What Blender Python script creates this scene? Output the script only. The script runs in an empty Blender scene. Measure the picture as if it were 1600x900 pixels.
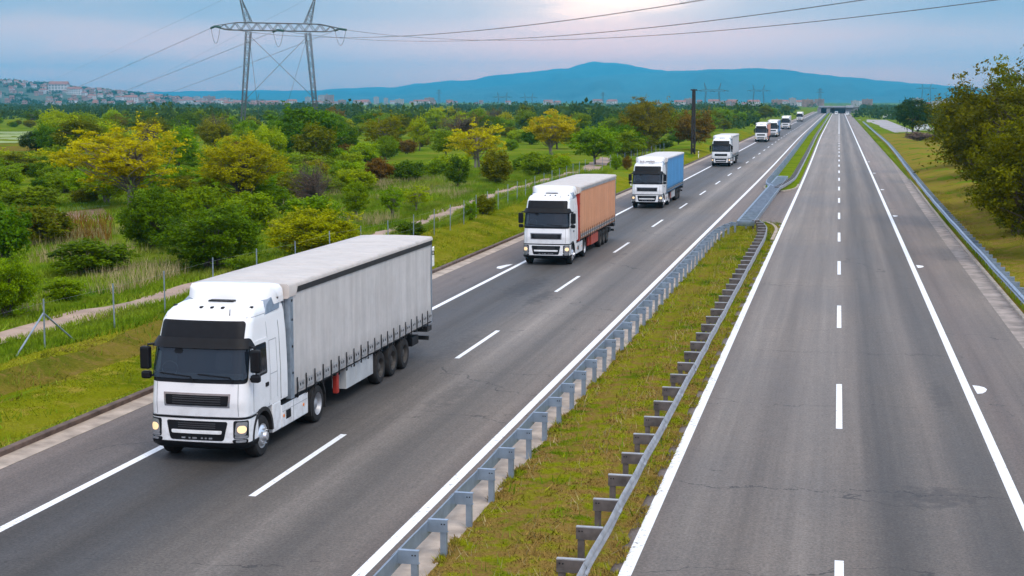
import bpy, bmesh, math, random
import numpy as np
from mathutils import Vector, Matrix
R = math.radians
rng = np.random.default_rng(7)
random.seed(11)
scene = bpy.context.scene
COL = scene.collection

# ------------------------------------------------------------------ camera
F, H, VX, VY = 2360.0, 8.75, 1311.0, 158.0        # photo is 1600 x 900
TH = math.atan((450 - VY) / F)
PS = math.atan((VX - 800) / F * math.cos(TH))
def ray(x, y):
    u = (x - 800) / F; v = (450 - y) / F
    fw = math.cos(TH) + v * math.sin(TH); up = -math.sin(TH) + v * math.cos(TH)
    return (math.cos(PS) * u - math.sin(PS) * fw, math.sin(PS) * u + math.cos(PS) * fw, up)
def gp(x, y, z=0.0):
    d = ray(x, y); t = (z - H) / d[2]
    return d[0] * t, d[1] * t
def far(x, y, D):
    """point on the sight line at distance D measured along the camera's horizontal axis"""
    d = ray(x, y); fw = -math.sin(PS) * d[0] + math.cos(PS) * d[1]
    t = D / fw
    return d[0] * t, d[1] * t, H + d[2] * t

cam = bpy.data.cameras.new('camera'); co = bpy.data.objects.new('camera', cam); COL.objects.link(co)
cam.sensor_width = 36; cam.lens = F / 1600 * 36; cam.clip_end = 60000; cam.clip_start = 0.5
co.location = (0, 0, H); co.rotation_euler = (math.pi / 2 - TH, 0, PS)
scene.camera = co

# ------------------------------------------------------------------ helpers
def link(o, parent=None):
    COL.objects.link(o)
    if parent is not None: o.parent = parent
    return o
def tag(o, label=None, cat=None, group=None, kind=None):
    if label: o['label'] = label
    if cat: o['category'] = cat
    if group: o['group'] = group
    if kind: o['kind'] = kind
    return o
def empty(name, loc, label=None, cat=None, group=None, rz=0.0):
    o = bpy.data.objects.new(name, None); link(o); o.location = loc; o.rotation_euler = (0, 0, rz)
    o.empty_display_size = .2
    return tag(o, label, cat, group)

def children(o): return list(o.children)

class MB:
    def __init__(s): s.v = []; s.f = []; s.m = []
    def add(s, vs, fs, mi=0):
        b = len(s.v); s.v += [tuple(p) for p in vs]
        for f in fs: s.f.append(tuple(b + i for i in f)); s.m.append(mi)
    def box(s, x0, x1, y0, y1, z0, z1, mi=0):
        vs = [(x, y, z) for z in (z0, z1) for y in (y0, y1) for x in (x0, x1)]
        s.add(vs, [(0, 2, 3, 1), (4, 5, 7, 6), (0, 1, 5, 4), (2, 6, 7, 3), (0, 4, 6, 2), (1, 3, 7, 5)], mi)
    def tube(s, path, r, n=6, mi=0, cap=True):
        path = [Vector(p) for p in path]; rs = r if isinstance(r, (list, tuple)) else [r] * len(path)
        vs = []
        for i, p in enumerate(path):
            a = path[max(i - 1, 0)]; b = path[min(i + 1, len(path) - 1)]
            d = (b - a).normalized()
            u = d.cross(Vector((0, 0, 1)) if abs(d.z) < .95 else Vector((1, 0, 0))).normalized(); w = d.cross(u)
            for k in range(n):
                t = 2 * math.pi * k / n
                vs.append(p + (u * math.cos(t) + w * math.sin(t)) * rs[i])
        fs = [(i * n + k, i * n + (k + 1) % n, (i + 1) * n + (k + 1) % n, (i + 1) * n + k) for i in range(len(path) - 1) for k in range(n)]
        if cap: fs += [tuple(range(n))[::-1], tuple((len(path) - 1) * n + k for k in range(n))]
        s.add(vs, fs, mi)
    def grid(s, rows, mi=0, closed=False):
        n = len(rows[0]); vs = [p for r in rows for p in r]
        m = n if closed else n - 1
        s.add(vs, [(i * n + k, i * n + (k + 1) % n, (i + 1) * n + (k + 1) % n, (i + 1) * n + k) for i in range(len(rows) - 1) for k in range(m)], mi)
    def lathe_x(s, prof, c, n=28, mi=0):
        """prof: (x, r) pairs turned round an axis along X through c"""
        rows = []
        for x, r in prof:
            rows.append([(c[0] + x, c[1] + r * math.cos(2 * math.pi * k / n), c[2] + r * math.sin(2 * math.pi * k / n)) for k in range(n)])
        s.grid(rows, mi, closed=True)
    def build(s, name, mats, parent=None, smooth=False, auto=None, bevel=None):
        me = bpy.data.meshes.new(name); me.from_pydata(s.v, [], s.f)
        mats = mats if isinstance(mats, (list, tuple)) else [mats]
        for m in mats: me.materials.append(m)
        if len(mats) > 1: me.polygons.foreach_set('material_index', s.m)
        bm = bmesh.new(); bm.from_mesh(me); bmesh.ops.recalc_face_normals(bm, faces=bm.faces); bm.to_mesh(me); bm.free()
        if smooth: me.polygons.foreach_set('use_smooth', [True] * len(me.polygons))
        if auto is not None:
            me.polygons.foreach_set('use_smooth', [True] * len(me.polygons)); me.set_sharp_from_angle(angle=R(auto))
        o = bpy.data.objects.new(name, me); link(o, parent)
        if bevel:
            md = o.modifiers.new('bevel', 'BEVEL'); md.width = bevel; md.segments = 2; md.limit_method = 'ANGLE'; md.angle_limit = R(40)
        return o

def np_obj(name, V, Q, mat, parent=None, tint=None, smooth=False):
    me = np_mesh(name, V, Q, mat, tint, smooth)
    return link(bpy.data.objects.new(name, me), parent)
def np_mesh(name, V, Q, mat, tint=None, smooth=False):
    V = np.asarray(V, np.float32); Q = np.asarray(Q, np.int32); k = Q.shape[1]
    me = bpy.data.meshes.new(name)
    me.vertices.add(len(V)); me.vertices.foreach_set('co', V.ravel())
    me.loops.add(Q.size); me.loops.foreach_set('vertex_index', Q.ravel())
    me.polygons.add(len(Q)); me.polygons.foreach_set('loop_start', np.arange(0, Q.size, k, dtype=np.int32))
    me.polygons.foreach_set('loop_total', np.full(len(Q), k, np.int32))
    if smooth: me.polygons.foreach_set('use_smooth', np.ones(len(Q), bool))
    if tint is not None:
        a = me.attributes.new('tint', 'FLOAT', 'FACE'); a.data.foreach_set('value', np.asarray(tint, np.float32))
    me.update(calc_edges=True); me.validate()
    if mat: me.materials.append(mat)
    return me

# ------------------------------------------------------------------ materials
class NT:
    """tiny node-tree writer"""
    def __init__(s, name):
        s.mat = bpy.data.materials.new(name); s.mat.use_nodes = True; s.t = s.mat.node_tree
        s.p = s.t.nodes['Principled BSDF']; s.out = s.t.nodes['Material Output']
    def n(s, typ, **kw):
        nd = s.t.nodes.new(typ)
        for k, v in kw.items():
            if k.startswith('i_'):
                key = k[2:].replace('_', ' ')
                nd.inputs[int(key) if key.isdigit() else key].default_value = v
            else: setattr(nd, k, v)
        return nd
    def l(s, a, b): s.t.links.new(a, b)
    def noise(s, vec, scale, detail=4, rough=.55, stretch=None):
        if stretch:
            mp = s.n('ShaderNodeMapping'); mp.inputs['Scale'].default_value = stretch; s.l(vec, mp.inputs[0]); vec = mp.outputs[0]
        t = s.n('ShaderNodeTexNoise'); t.inputs['Scale'].default_value = scale; t.inputs['Detail'].default_value = detail; t.inputs['Roughness'].default_value = rough
        s.l(vec, t.inputs['Vector']); return t.outputs['Fac']
    def ramp(s, fac, stops, interp='LINEAR'):
        r = s.n('ShaderNodeValToRGB'); e = r.color_ramp; e.interpolation = interp
        while len(e.elements) < len(stops): e.elements.new(.5)
        for el, (p, c) in zip(e.elements, stops):
            el.position = p; el.color = (*(c if isinstance(c, (tuple, list)) else (c, c, c)), 1)
        s.l(fac, r.inputs[0]); return r.outputs[0]
    def mix(s, fac, a, b, mode='MIX'):
        m = s.n('ShaderNodeMix', data_type='RGBA', blend_type=mode)
        for val, i in ((fac, 0), (a, 6), (b, 7)):
            if hasattr(val, 'links'): s.l(val, m.inputs[i])
            else: m.inputs[i].default_value = val if i == 0 else (*val, 1)
        return m.outputs[2]
    def math(s, op, a, b=None, clamp=False):
        m = s.n('ShaderNodeMath', operation=op, use_clamp=clamp)
        for i, val in ((0, a), (1, b)):
            if val is None: continue
            if hasattr(val, 'links'): s.l(val, m.inputs[i])
            else: m.inputs[i].default_value = val
        return m.outputs[0]
    def pos(s): return s.n('ShaderNodeNewGeometry').outputs['Position']
    def obj(s): return s.n('ShaderNodeTexCoord').outputs['Object']
    def xyz(s, v):
        x = s.n('ShaderNodeSeparateXYZ'); s.l(v, x.inputs[0]); return x.outputs
    def bump(s, h, strength=.3, dist=.02):
        b = s.n('ShaderNodeBump'); b.inputs['Strength'].default_value = strength; b.inputs['Distance'].default_value = dist
        s.l(h, b.inputs['Height']); s.l(b.outputs[0], s.p.inputs['Normal'])
    def fin(s, col=None, rough=.6, metal=0., spec=.4):
        if col is not None:
            if hasattr(col, 'links'): s.l(col, s.p.inputs['Base Color'])
            else: s.p.inputs['Base Color'].default_value = (*col, 1)
        if hasattr(rough, 'links'): s.l(rough, s.p.inputs['Roughness'])
        else: s.p.inputs['Roughness'].default_value = rough
        s.p.inputs['Metallic'].default_value = metal
        s.p.inputs['Specular IOR Level'].default_value = spec
        return s.mat

def plain(name, col, rough=.5, metal=0., spec=.4, var=.12, scale=6., coat=0.):
    t = NT(name); n = t.noise(t.obj(), scale, 5)
    c = t.ramp(n, [(.3, tuple(x * (1 - var) for x in col)), (.7, tuple(min(1, x * (1 + var)) for x in col))])
    t.p.inputs['Coat Weight'].default_value = coat; t.p.inputs['Coat Roughness'].default_value = .08
    return t.fin(c, rough, metal, spec)

def asphalt():
    t = NT('asphalt'); P = t.pos(); x, y, z = t.xyz(P)
    # tone of every lane across the carriageways (old and newer surfacing, wheel tracks)
    fx = t.math('DIVIDE', t.math('ADD', x, 21.0), 30.0)
    def p(X): return (X + 21) / 30
    A = (.156, .132, .113); B = (.112, .098, .086); D = (.060, .054, .049); D2 = (.088, .078, .070); S = (.152, .121, .104); L = (.182, .158, .138)
    base = t.ramp(fx, [(p(-19.4), S), (p(-16.9), (.104, .09, .084)), (p(-16.3), D), (p(-15.6), (.066, .063, .063)), (p(-14.7), D), (p(-13.8), (.07, .067, .066)), (p(-12.8), B), (p(-11.5), L),
                       (p(-10.4), B), (p(-9.2), A), (p(-8.2), S), (p(-4), S), (p(-3), L), (p(-1.6), A), (p(-.2), L), (p(.6), A), (p(1.2), D2), (p(1.9), B), (p(2.5), A), (p(3.2), D2), (p(3.9), B), (p(4.6), S), (p(6.6), A)])
    streak = t.noise(P, 1.0, 4, .6, (1.6, .018, 1)); blot = t.noise(P, .14, 5, .6, (1, .45, 1)); fine = t.noise(P, 55, 3, .7); mid = t.noise(P, 3.0, 4, .65)
    base = t.mix(1., base, t.ramp(t.math('DIVIDE', y, 320.), [(.08, .74), (.18, .95), (.9, 1.25)]), 'MULTIPLY')  # near dimming and far grazing brightness painted into the surface colour
    c = t.mix(.42, base, t.ramp(streak, [(.3, .55), (.7, 1.45)]), 'MULTIPLY')
    st2 = t.noise(P, 1.0, 5, .65, (4.5, .06, 1)); c = t.mix(.20, c, t.ramp(st2, [(.32, .6), (.68, 1.35)]), 'MULTIPLY')
    grain = t.noise(P, 15, 5, .8); c = t.mix(.85, c, t.ramp(grain, [(.34, .50), (.66, 1.55)]), 'MULTIPLY')
    c = t.mix(.65, c, t.ramp(blot, [(.3, .66), (.72, 1.35)]), 'MULTIPLY')
    c = t.mix(.35, c, t.ramp(mid, [(.3, .72), (.7, 1.28)]), 'MULTIPLY')
    c = t.mix(.6, c, t.ramp(fine, [(.3, .6), (.7, 1.4)]), 'MULTIPLY')
    # sparse meandering cracks
    wp = t.n('ShaderNodeTexNoise'); wp.inputs['Scale'].default_value = .8; wp.inputs['Detail'].default_value = 5; t.l(P, wp.inputs['Vector'])
    va = t.n('ShaderNodeVectorMath', operation='MULTIPLY_ADD'); t.l(wp.outputs['Color'], va.inputs[0]); va.inputs[1].default_value = (2.6, 2.6, 0); t.l(P, va.inputs[2])
    mp = t.n('ShaderNodeMapping'); mp.inputs['Scale'].default_value = (.055, .10, 1); t.l(va.outputs[0], mp.inputs[0])
    vo = t.n('ShaderNodeTexVoronoi', feature='DISTANCE_TO_EDGE', voronoi_dimensions='2D'); vo.inputs['Scale'].default_value = 1.; t.l(mp.outputs[0], vo.inputs['Vector'])
    brk = t.noise(P, .5, 3)
    cr = t.math('MULTIPLY', t.math('LESS_THAN', vo.outputs['Distance'], .0022), t.math('GREATER_THAN', brk, .47))
    c = t.mix(t.math('MULTIPLY', cr, .75), c, (.03, .028, .027))
    # joints and cracks that run across the lanes, and old oil and tar stains
    j1 = t.noise(P, .55, 6, .72); j2 = t.math('MULTIPLY', t.math('SUBTRACT', j1, .5), 2.6)
    for y0, xa, xb, wd_, k in ((34.2, -3.4, 4.6, .035, .8), (53.5, -2.6, 4.4, .05, .5), (73.0, -3.4, 3.8, .07, .35), (97., -3.5, 4.0, .08, .3), (61., -16., -9., .05, .4), (47., -12.3, -8.8, .035, .5)):
        dy_ = t.math('ABSOLUTE', t.math('ADD', t.math('SUBTRACT', y, y0), j2))
        m = t.math('MULTIPLY', t.math('LESS_THAN', dy_, wd_), t.math('MULTIPLY', t.math('GREATER_THAN', x, xa), t.math('LESS_THAN', x, xb)))
        c = t.mix(t.math('MULTIPLY', t.math('MULTIPLY', m, k), t.math('GREATER_THAN', mid, .44)), c, (.018, .017, .017))
    for x0, y0, rx, ry, k in ((-14.3, 69.5, .9, 5., .75), (-12.9, 66., .5, 3.2, .6), (2.3, 34.0, 1.0, 1.1, .5), (3.2, 46., .35, 3., .3), (-13.2, 52., .6, 4., .35), (-11.2, 43., .5, 3., .3)):
        ax = t.math('DIVIDE', t.math('SUBTRACT', x, x0), rx); ay = t.math('DIVIDE', t.math('SUBTRACT', y, y0), ry)
        d2 = t.math('ADD', t.math('ADD', t.math('MULTIPLY', ax, ax), t.math('MULTIPLY', ay, ay)), t.math('MULTIPLY', t.math('SUBTRACT', mid, .5), 3.2))
        c = t.mix(t.math('MULTIPLY', t.ramp(d2, [(.1, 1.), (.95, 0.)]), k), c, (.030, .029, .030))
    t.bump(fine, .25, .01)
    return t.fin(c, t.ramp(blot, [(.3, .60), (.7, .80)]), 0, .28)

def paint(name, wear=.50):
    t = NT(name); P = t.pos(); n = t.noise(P, 9, 6, .7); s = t.noise(P, .5, 3)
    a = t.math('GREATER_THAN', t.math('ADD', n, t.math('MULTIPLY', t.math('SUBTRACT', s, .5), .35)), wear - .12)
    c = t.mix(a, (.30, .29, .28), t.ramp(n, [(.3, (.70, .71, .72)), (.7, (.84, .85, .86))]))
    return t.fin(c, .55)

def grass_mat(name, lush, mid_, dry, bare, dryness, tint=True, scale=1., near_dry=0.):
    t = NT(name); P = t.pos()
    a = t.noise(P, .22 * scale, 5, .62); b = t.noise(P, 1.3 * scale, 5, .65); f = t.noise(P, 14, 3, .7)
    if near_dry:      # drier towards the bridge we stand on
        yn = t.ramp(t.math('DIVIDE', t.xyz(P)[1], 100.), [(.25, near_dry), (.85, 0.)]); b = t.math('ADD', b, yn)
    c = t.ramp(a, [(.32, lush), (.5, mid_), (.66, tuple(.6 * q + .4 * w for q, w in zip(mid_, dry)))])
    c = t.mix(t.ramp(b, [(.62 - dryness, 0.), (.74 - dryness * .8, 1.)]), c, dry)
    c = t.mix(t.ramp(t.noise(P, .7 * scale, 6, .7), [(.70 - dryness * .5, 0.), (.78 - dryness * .5, .85)]), c, bare)
    c = t.mix(.6, c, t.ramp(f, [(.3, .55), (.7, 1.4)]), 'MULTIPLY')
    at = t.n('ShaderNodeAttribute', attribute_name='tint')
    if tint: c = t.mix(.5, c, t.ramp(at.outputs['Fac'], [(0, .45), (1, 1.55)]), 'MULTIPLY')
    return t.fin(c, .9, 0, .0)

def foliage(name, dark, bright, trans=.42):
    t = NT(name); at = t.n('ShaderNodeAttribute', attribute_name='tint'); oi = t.n('ShaderNodeObjectInfo')
    f = t.math('ADD', t.math('MULTIPLY', at.outputs['Fac'], .85), t.math('MULTIPLY', oi.outputs['Random'], .15))
    c = t.ramp(f, [(0.05, dark), (.95, bright)])
    hs = t.n('ShaderNodeHueSaturation'); t.l(c, hs.inputs['Color'])
    t.l(t.math('ADD', .485, t.math('MULTIPLY', oi.outputs['Random'], .03)), hs.inputs['Hue']); hs.inputs['Saturation'].default_value = 1.05
    c = hs.outputs['Color']
    t.fin(c, .65, 0, .08)
    tr = t.n('ShaderNodeBsdfTranslucent'); t.l(t.mix(.5, c, (.3, .3, .02), 'MIX') if False else c, tr.inputs['Color'])
    ms = t.n('ShaderNodeMixShader'); ms.inputs[0].default_value = trans
    t.l(t.p.outputs[0], ms.inputs[1]); t.l(tr.outputs[0], ms.inputs[2]); t.l(ms.outputs[0], t.out.inputs[0])
    return t.mat

M = {}
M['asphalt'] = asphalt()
M['paint'] = paint('road_paint')
M['concrete'] = plain('gutter_concrete', (.36, .295, .24), .85, var=.35, scale=1.5)
M['slab'] = plain('gutter_slab', (.27, .23, .205), .9, var=.4, scale=1.2)
M['kerb'] = plain('kerb_stone', (.11, .075, .06), .9, var=.45, scale=2.5)
M['kerb_pale'] = plain('pale_kerb_stone', (.36, .30, .24), .9, var=.3, scale=2.5)
M['galv'] = plain('galvanised_steel', (.26, .32, .39), .42, .5, var=.18, scale=3)
M['galv_dull'] = plain('weathered_steel', (.36, .36, .37), .5, .45, var=.25, scale=3)
M['rusty'] = plain('stained_steel', (.105, .088, .082), .7, .2, var=.4, scale=4)
M['track'] = plain('sandy_track', (.33, .235, .18), .95, var=.3, scale=.8)
M['grass_verge'] = grass_mat('verge_grass', (.085, .14, .005), (.215, .235, .010), (.32, .27, .04), (.14, .095, .03), .08)
M['grass_median'] = grass_mat('median_grass', (.065, .135, .004), (.22, .235, .010), (.25, .165, .045), (.10, .065, .03), .09, scale=1.6, near_dry=.13)
M['grass_right'] = grass_mat('slope_grass', (.14, .155, .012), (.26, .235, .025), (.30, .20, .06), (.17, .105, .04), .15, scale=.8)
M['grass_field'] = grass_mat('field_grass', (.065, .145, .006), (.16, .235, .012), (.30, .26, .06), (.15, .10, .06), .03, scale=.35)
M['grass_tall'] = grass_mat('tall_grass', (.06, .15, .006), (.16, .24, .012), (.27, .23, .06), (.16, .12, .06), .0, scale=.9)
M['grass_dry'] = grass_mat('dry_grass', (.2, .2, .06), (.33, .27, .13), (.42, .34, .2), (.3, .2, .12), .05)
M['bank'] = grass_mat('bank_grass', (.115, .135, .012), (.20, .165, .025), (.24, .165, .05), (.105, .065, .03), .10, scale=2.2)
M['soil'] = plain('ploughed_soil', (.23, .135, .095), .95, var=.3, scale=.5)
M['crop'] = plain('young_crop', (.06, .15, .03), .9, var=.3, scale=.4)
M['pale_field'] = plain('pale_field', (.22, .27, .10), .95, var=.25, scale=.02)
M['hill_green'] = plain('hillside_woods', (.05, .07, .03), .95, var=.5, scale=.02)
M['mountain'] = plain('mountain_forest', (.03, .075, .07), .95, var=.7, scale=.0011)
M['bark'] = plain('bark', (.09, .07, .055), .9, var=.4, scale=8)
M['bark_pale'] = plain('pale_bark', (.2, .17, .14), .9, var=.4, scale=8)
FOL = {
 'dark': foliage('dark_leaves', (.030, .068, .003), (.155, .265, .010)),
 'mid': foliage('green_leaves', (.075, .14, .004), (.28, .41, .012)),
 'bright': foliage('light_green_leaves', (.16, .245, .004), (.42, .52, .014)),
 'yellow': foliage('yellow_leaves', (.34, .285, .003), (.60, .51, .010)),
 'lime': foliage('yellow_green_leaves', (.21, .235, .003), (.47, .48, .010)),
 'olive': foliage('olive_leaves', (.065, .082, .003), (.23, .245, .008)),
 'rust': foliage('rusty_leaves', (.10, .062, .010), (.26, .15, .025)),
 'brown': foliage('brown_twigs', (.06, .038, .022), (.15, .10, .06), .1),
 'ochre': foliage('ochre_green_leaves', (.095, .092, .004), (.28, .255, .012)),
 'slope': foliage('roadside_leaves', (.022, .030, .002), (.20, .205, .008)),
 'deep': foliage('deep_green_leaves', (.016, .036, .004), (.06, .115, .008)),
 'straw': foliage('dry_reeds', (.12, .085, .06), (.24, .17, .13), .1),
 'far': foliage('distant_wood_leaves', (.022, .046, .010), (.075, .115, .020)),
}
def truck_paint():
    t = NT('white_truck_paint'); o = t.obj(); x, y, z = t.xyz(o); n = t.noise(o, 3.5, 6, .7); b = t.noise(o, 1.1, 4)
    d = t.math('MULTIPLY', t.ramp(t.math('DIVIDE', z, 4.), [(.08, 1.), (.30, .35), (.5, .0)]), t.ramp(n, [(.42, 0.), (.75, .8)]))
    c = t.mix(d, t.ramp(b, [(.3, (.74, .75, .755)), (.7, (.80, .805, .81))]), (.33, .30, .27))
    t.p.inputs['Coat Weight'].default_value = .35; t.p.inputs['Coat Roughness'].default_value = .1
    return t.fin(c, .32, 0, .45)
M['white'] = truck_paint()
M['black'] = plain('black_plastic', (.0065, .007, .009), .5, 0, .18, .25)
M['rubber'] = plain('tyre_rubber', (.022, .021, .021), .85, 0, .2, .3)
M['steel_dark'] = plain('chassis_steel', (.025, .024, .024), .6, .2, .3, .4)
M['rim'] = plain('alloy_rim', (.62, .63, .65), .3, .8, .5, .15, 10)
M['rim_grey'] = plain('grey_rim', (.34, .35, .37), .45, .5, .5, .2, 10)
M['rim_dark'] = plain('dirty_rim', (.06, .055, .05), .7, .3, .3, .4, 10)
M['pillar'] = plain('pillar_steel', (.24, .29, .34), .45, .4, .4, .2)
M['fairing'] = plain('fairing_panel', (.18, .23, .29), .2, .0, .5, .15)
M['seam'] = plain('panel_gap', (.30, .31, .32), .6)
M['amber'] = plain('amber_lens', (.75, .22, .02), .3)
M['red_box'] = plain('red_enamel', (.34, .03, .02), .45, var=.2)
M['locker'] = plain('grey_locker', (.42, .43, .43), .5, var=.15, scale=1.5)
M['plate_grey'] = plain('buckle_plate', (.36, .36, .36), .5, .3, var=.25)
M['brick_red'] = plain('red_chassis', (.36, .06, .035), .55, var=.3)
def glass():
    t = NT('cab_glass'); t.fin((.017, .026, .040), .05, 0, .6)
    tr = t.n('ShaderNodeBsdfTransparent'); tr.inputs[0].default_value = (.42, .50, .52, 1)
    ms = t.n('ShaderNodeMixShader'); ms.inputs[0].default_value = .55
    t.l(tr.outputs[0], ms.inputs[1]); t.l(t.p.outputs[0], ms.inputs[2]); t.l(ms.outputs[0], t.out.inputs[0])
    return t.mat
M['glass'] = glass()
def lamp(name, col, e):
    t = NT(name); t.p.inputs['Emission Color'].default_value = (*col, 1); t.p.inputs['Emission Strength'].default_value = e
    return t.fin((.7, .55, .35), .15)
M['lamp'] = lamp('headlamp_lens', (1, .60, .26), .62)
M['lens'] = plain('clear_lens', (.24, .25, .27), .15, .3)

def tarp(name, col, streak=.16):
    t = NT(name); o = t.obj(); x, y, z = t.xyz(o)
    v = t.noise(o, 1.0, 5, .6, (1, 3.2, .25)); b = t.noise(o, .9, 5, .6); g = t.noise(o, 5, 5, .7)
    c = t.ramp(v, [(.3, tuple(q * (1 - streak) for q in col)), (.7, tuple(q * (1 + streak) for q in col))])
    c = t.mix(.5, c, t.ramp(b, [(.3, .84), (.7, 1.14)]), 'MULTIPLY'); c = t.mix(.3, c, t.ramp(g, [(.3, .8), (.7, 1.15)]), 'MULTIPLY')
    # road dirt low down on the curtain
    dz = t.ramp(t.math('DIVIDE', z, 4.2), [(.27, .62), (.45, 1.)])
    c = t.mix(.75, c, dz, 'MULTIPLY')
    t.bump(b, .25, .04)
    return t.fin(c, .55, 0, .35)

# ------------------------------------------------------------------ world: overcast sky with thin cloud
SUN_EL, SUN_AZ = R(50), R(140)          # azimuth clockwise from +Y (behind the camera, a little to the right)
w = bpy.data.worlds.new('World'); scene.world = w; w.use_nodes = True
nt = w.node_tree; nt.nodes.clear()
def wn(typ, **kw):
    n = nt.nodes.new(typ)
    for k, v in kw.items(): setattr(n, k, v)
    return n
def wmath(op, a, b=None, clamp=False):
    m = wn('ShaderNodeMath', operation=op, use_clamp=clamp)
    for i, v in ((0, a), (1, b)):
        if v is None: continue
        if hasattr(v, 'links'): nt.links.new(v, m.inputs[i])
        else: m.inputs[i].default_value = v
    return m.outputs[0]
def wramp(f, stops):
    r = wn('ShaderNodeValToRGB'); e = r.color_ramp
    while len(e.elements) < len(stops): e.elements.new(.5)
    for el, (p, c) in zip(e.elements, stops): el.position = p; el.color = (*(c if isinstance(c, tuple) else (c, c, c)), 1)
    nt.links.new(f, r.inputs[0]); return r.outputs[0]
def wmix(f, a, b, mode='MIX'):
    m = wn('ShaderNodeMix', data_type='RGBA', blend_type=mode)
    for v, i in ((f, 0), (a, 6), (b, 7)):
        if hasattr(v, 'links'): nt.links.new(v, m.inputs[i])
        else: m.inputs[i].default_value = v if i == 0 else (*v, 1)
    return m.outputs[2]
sky = wn('ShaderNodeTexSky', sky_type='NISHITA'); sky.sun_disc = False; sky.sun_elevation = SUN_EL; sky.sun_rotation = SUN_AZ
sky.air_density = 1.0; sky.dust_density = 2.0
tc = wn('ShaderNodeTexCoord'); gen = tc.outputs['Generated']
sx = wn('ShaderNodeSeparateXYZ'); nt.links.new(gen, sx.inputs[0])
el = wmath('MAXIMUM', sx.outputs[2], 0.0)
# direction -> flat cloud layer overhead
dz = wmath('ADD', el, .10)
cx = wmath('DIVIDE', sx.outputs[0], dz); cy = wmath('DIVIDE', sx.outputs[1], dz)
cb = wn('ShaderNodeCombineXYZ'); nt.links.new(cx, cb.inputs[0]); nt.links.new(cy, cb.inputs[1])
nz = wn('ShaderNodeTexNoise'); nz.inputs['Scale'].default_value = .55; nz.inputs['Detail'].default_value = 7; nz.inputs['Roughness'].default_value = .55; nz.inputs['Distortion'].default_value = .35
nt.links.new(cb.outputs[0], nz.inputs['Vector'])
n2 = wn('ShaderNodeTexNoise'); n2.inputs['Scale'].default_value = .16; n2.inputs['Detail'].default_value = 4
nt.links.new(cb.outputs[0], n2.inputs['Vector'])
cloud = wramp(nz.outputs['Fac'], [(.34, (3.9, 4.6, 5.9)), (.5, (4.7, 5.05, 6.0)), (.64, (6.2, 5.6, 6.0))])
# CIE overcast: the zenith about three times as bright as the horizon
bright = wmath('ADD', 2.5, wmath('MULTIPLY', el, 1.0))
# a thin place in the cloud where the low sun glows through, ahead above the mountains
gdir = Vector(ray(950, -22)).normalized()
dp = wn('ShaderNodeVectorMath', operation='DISTANCE'); nt.links.new(gen, dp.inputs[0]); dp.inputs[1].default_value = gdir
# stretched sideways: scale the vertical difference
dd = wn('ShaderNodeVectorMath', operation='SUBTRACT'); nt.links.new(gen, dd.inputs[0]); dd.inputs[1].default_value = gdir
ds = wn('ShaderNodeVectorMath', operation='MULTIPLY'); nt.links.new(dd.outputs[0], ds.inputs[0]); ds.inputs[1].default_value = (1, 1, 2.6)
dl = wn('ShaderNodeVectorMath', operation='LENGTH'); nt.links.new(ds.outputs[0], dl.inputs[0])
dwob = wmath('ADD', dl.outputs['Value'], wmath('MULTIPLY', wmath('SUBTRACT', nz.outputs['Fac'], .5), .16))
glow = wramp(dwob, [(.0, 1.), (.025, .66), (.055, .28), (.10, .12), (.22, .0)])
csky = wmix(wmath('MULTIPLY', glow, .95), cloud, (36., 23.5, 15.5))
both = wmix(.84, sky.outputs[0], csky)
# the overcast is warmest and thinnest low down, greyest a little higher
band = wramp(el, [(0, (.98, .46, .29)), (.018, (1.0, .52, .34)), (.034, (.70, .445, .345)), (.056, (.305, .285, .28)), (.075, (.25, .255, .27)), (.22, (.50, .57, .68)), (1., (.49, .43, .345))])
both = wmix(1.0, both, band, 'MULTIPLY')
fin = wn('ShaderNodeVectorMath', operation='SCALE'); nt.links.new(both, fin.inputs[0]); nt.links.new(bright, fin.inputs[3])
bg = wn('ShaderNodeBackground'); bg.inputs['Strength'].default_value = .15; nt.links.new(fin.outputs[0], bg.inputs['Color'])
wo = wn('ShaderNodeOutputWorld'); nt.links.new(bg.outputs[0], wo.inputs['Surface'])

sl = bpy.data.lights.new('sun', 'SUN'); sl.energy = 1.35; sl.angle = R(22); sl.color = (1, .92, .81)
so = bpy.data.objects.new('sun', sl); link(so)
sdir = Vector((math.sin(SUN_AZ) * math.cos(SUN_EL), math.cos(SUN_AZ) * math.cos(SUN_EL), math.sin(SUN_EL)))
so.rotation_euler = sdir.to_track_quat('Z', 'Y').to_euler()
scene.view_settings.view_transform = 'Standard'; scene.view_settings.look = 'None'; scene.view_settings.gamma = 1
scene.view_settings.exposure = .22
scene.cycles.use_denoising = True
scene.cycles.max_bounces = 6; scene.cycles.transparent_max_bounces = 4; scene.cycles.volume_bounces = 0

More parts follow.
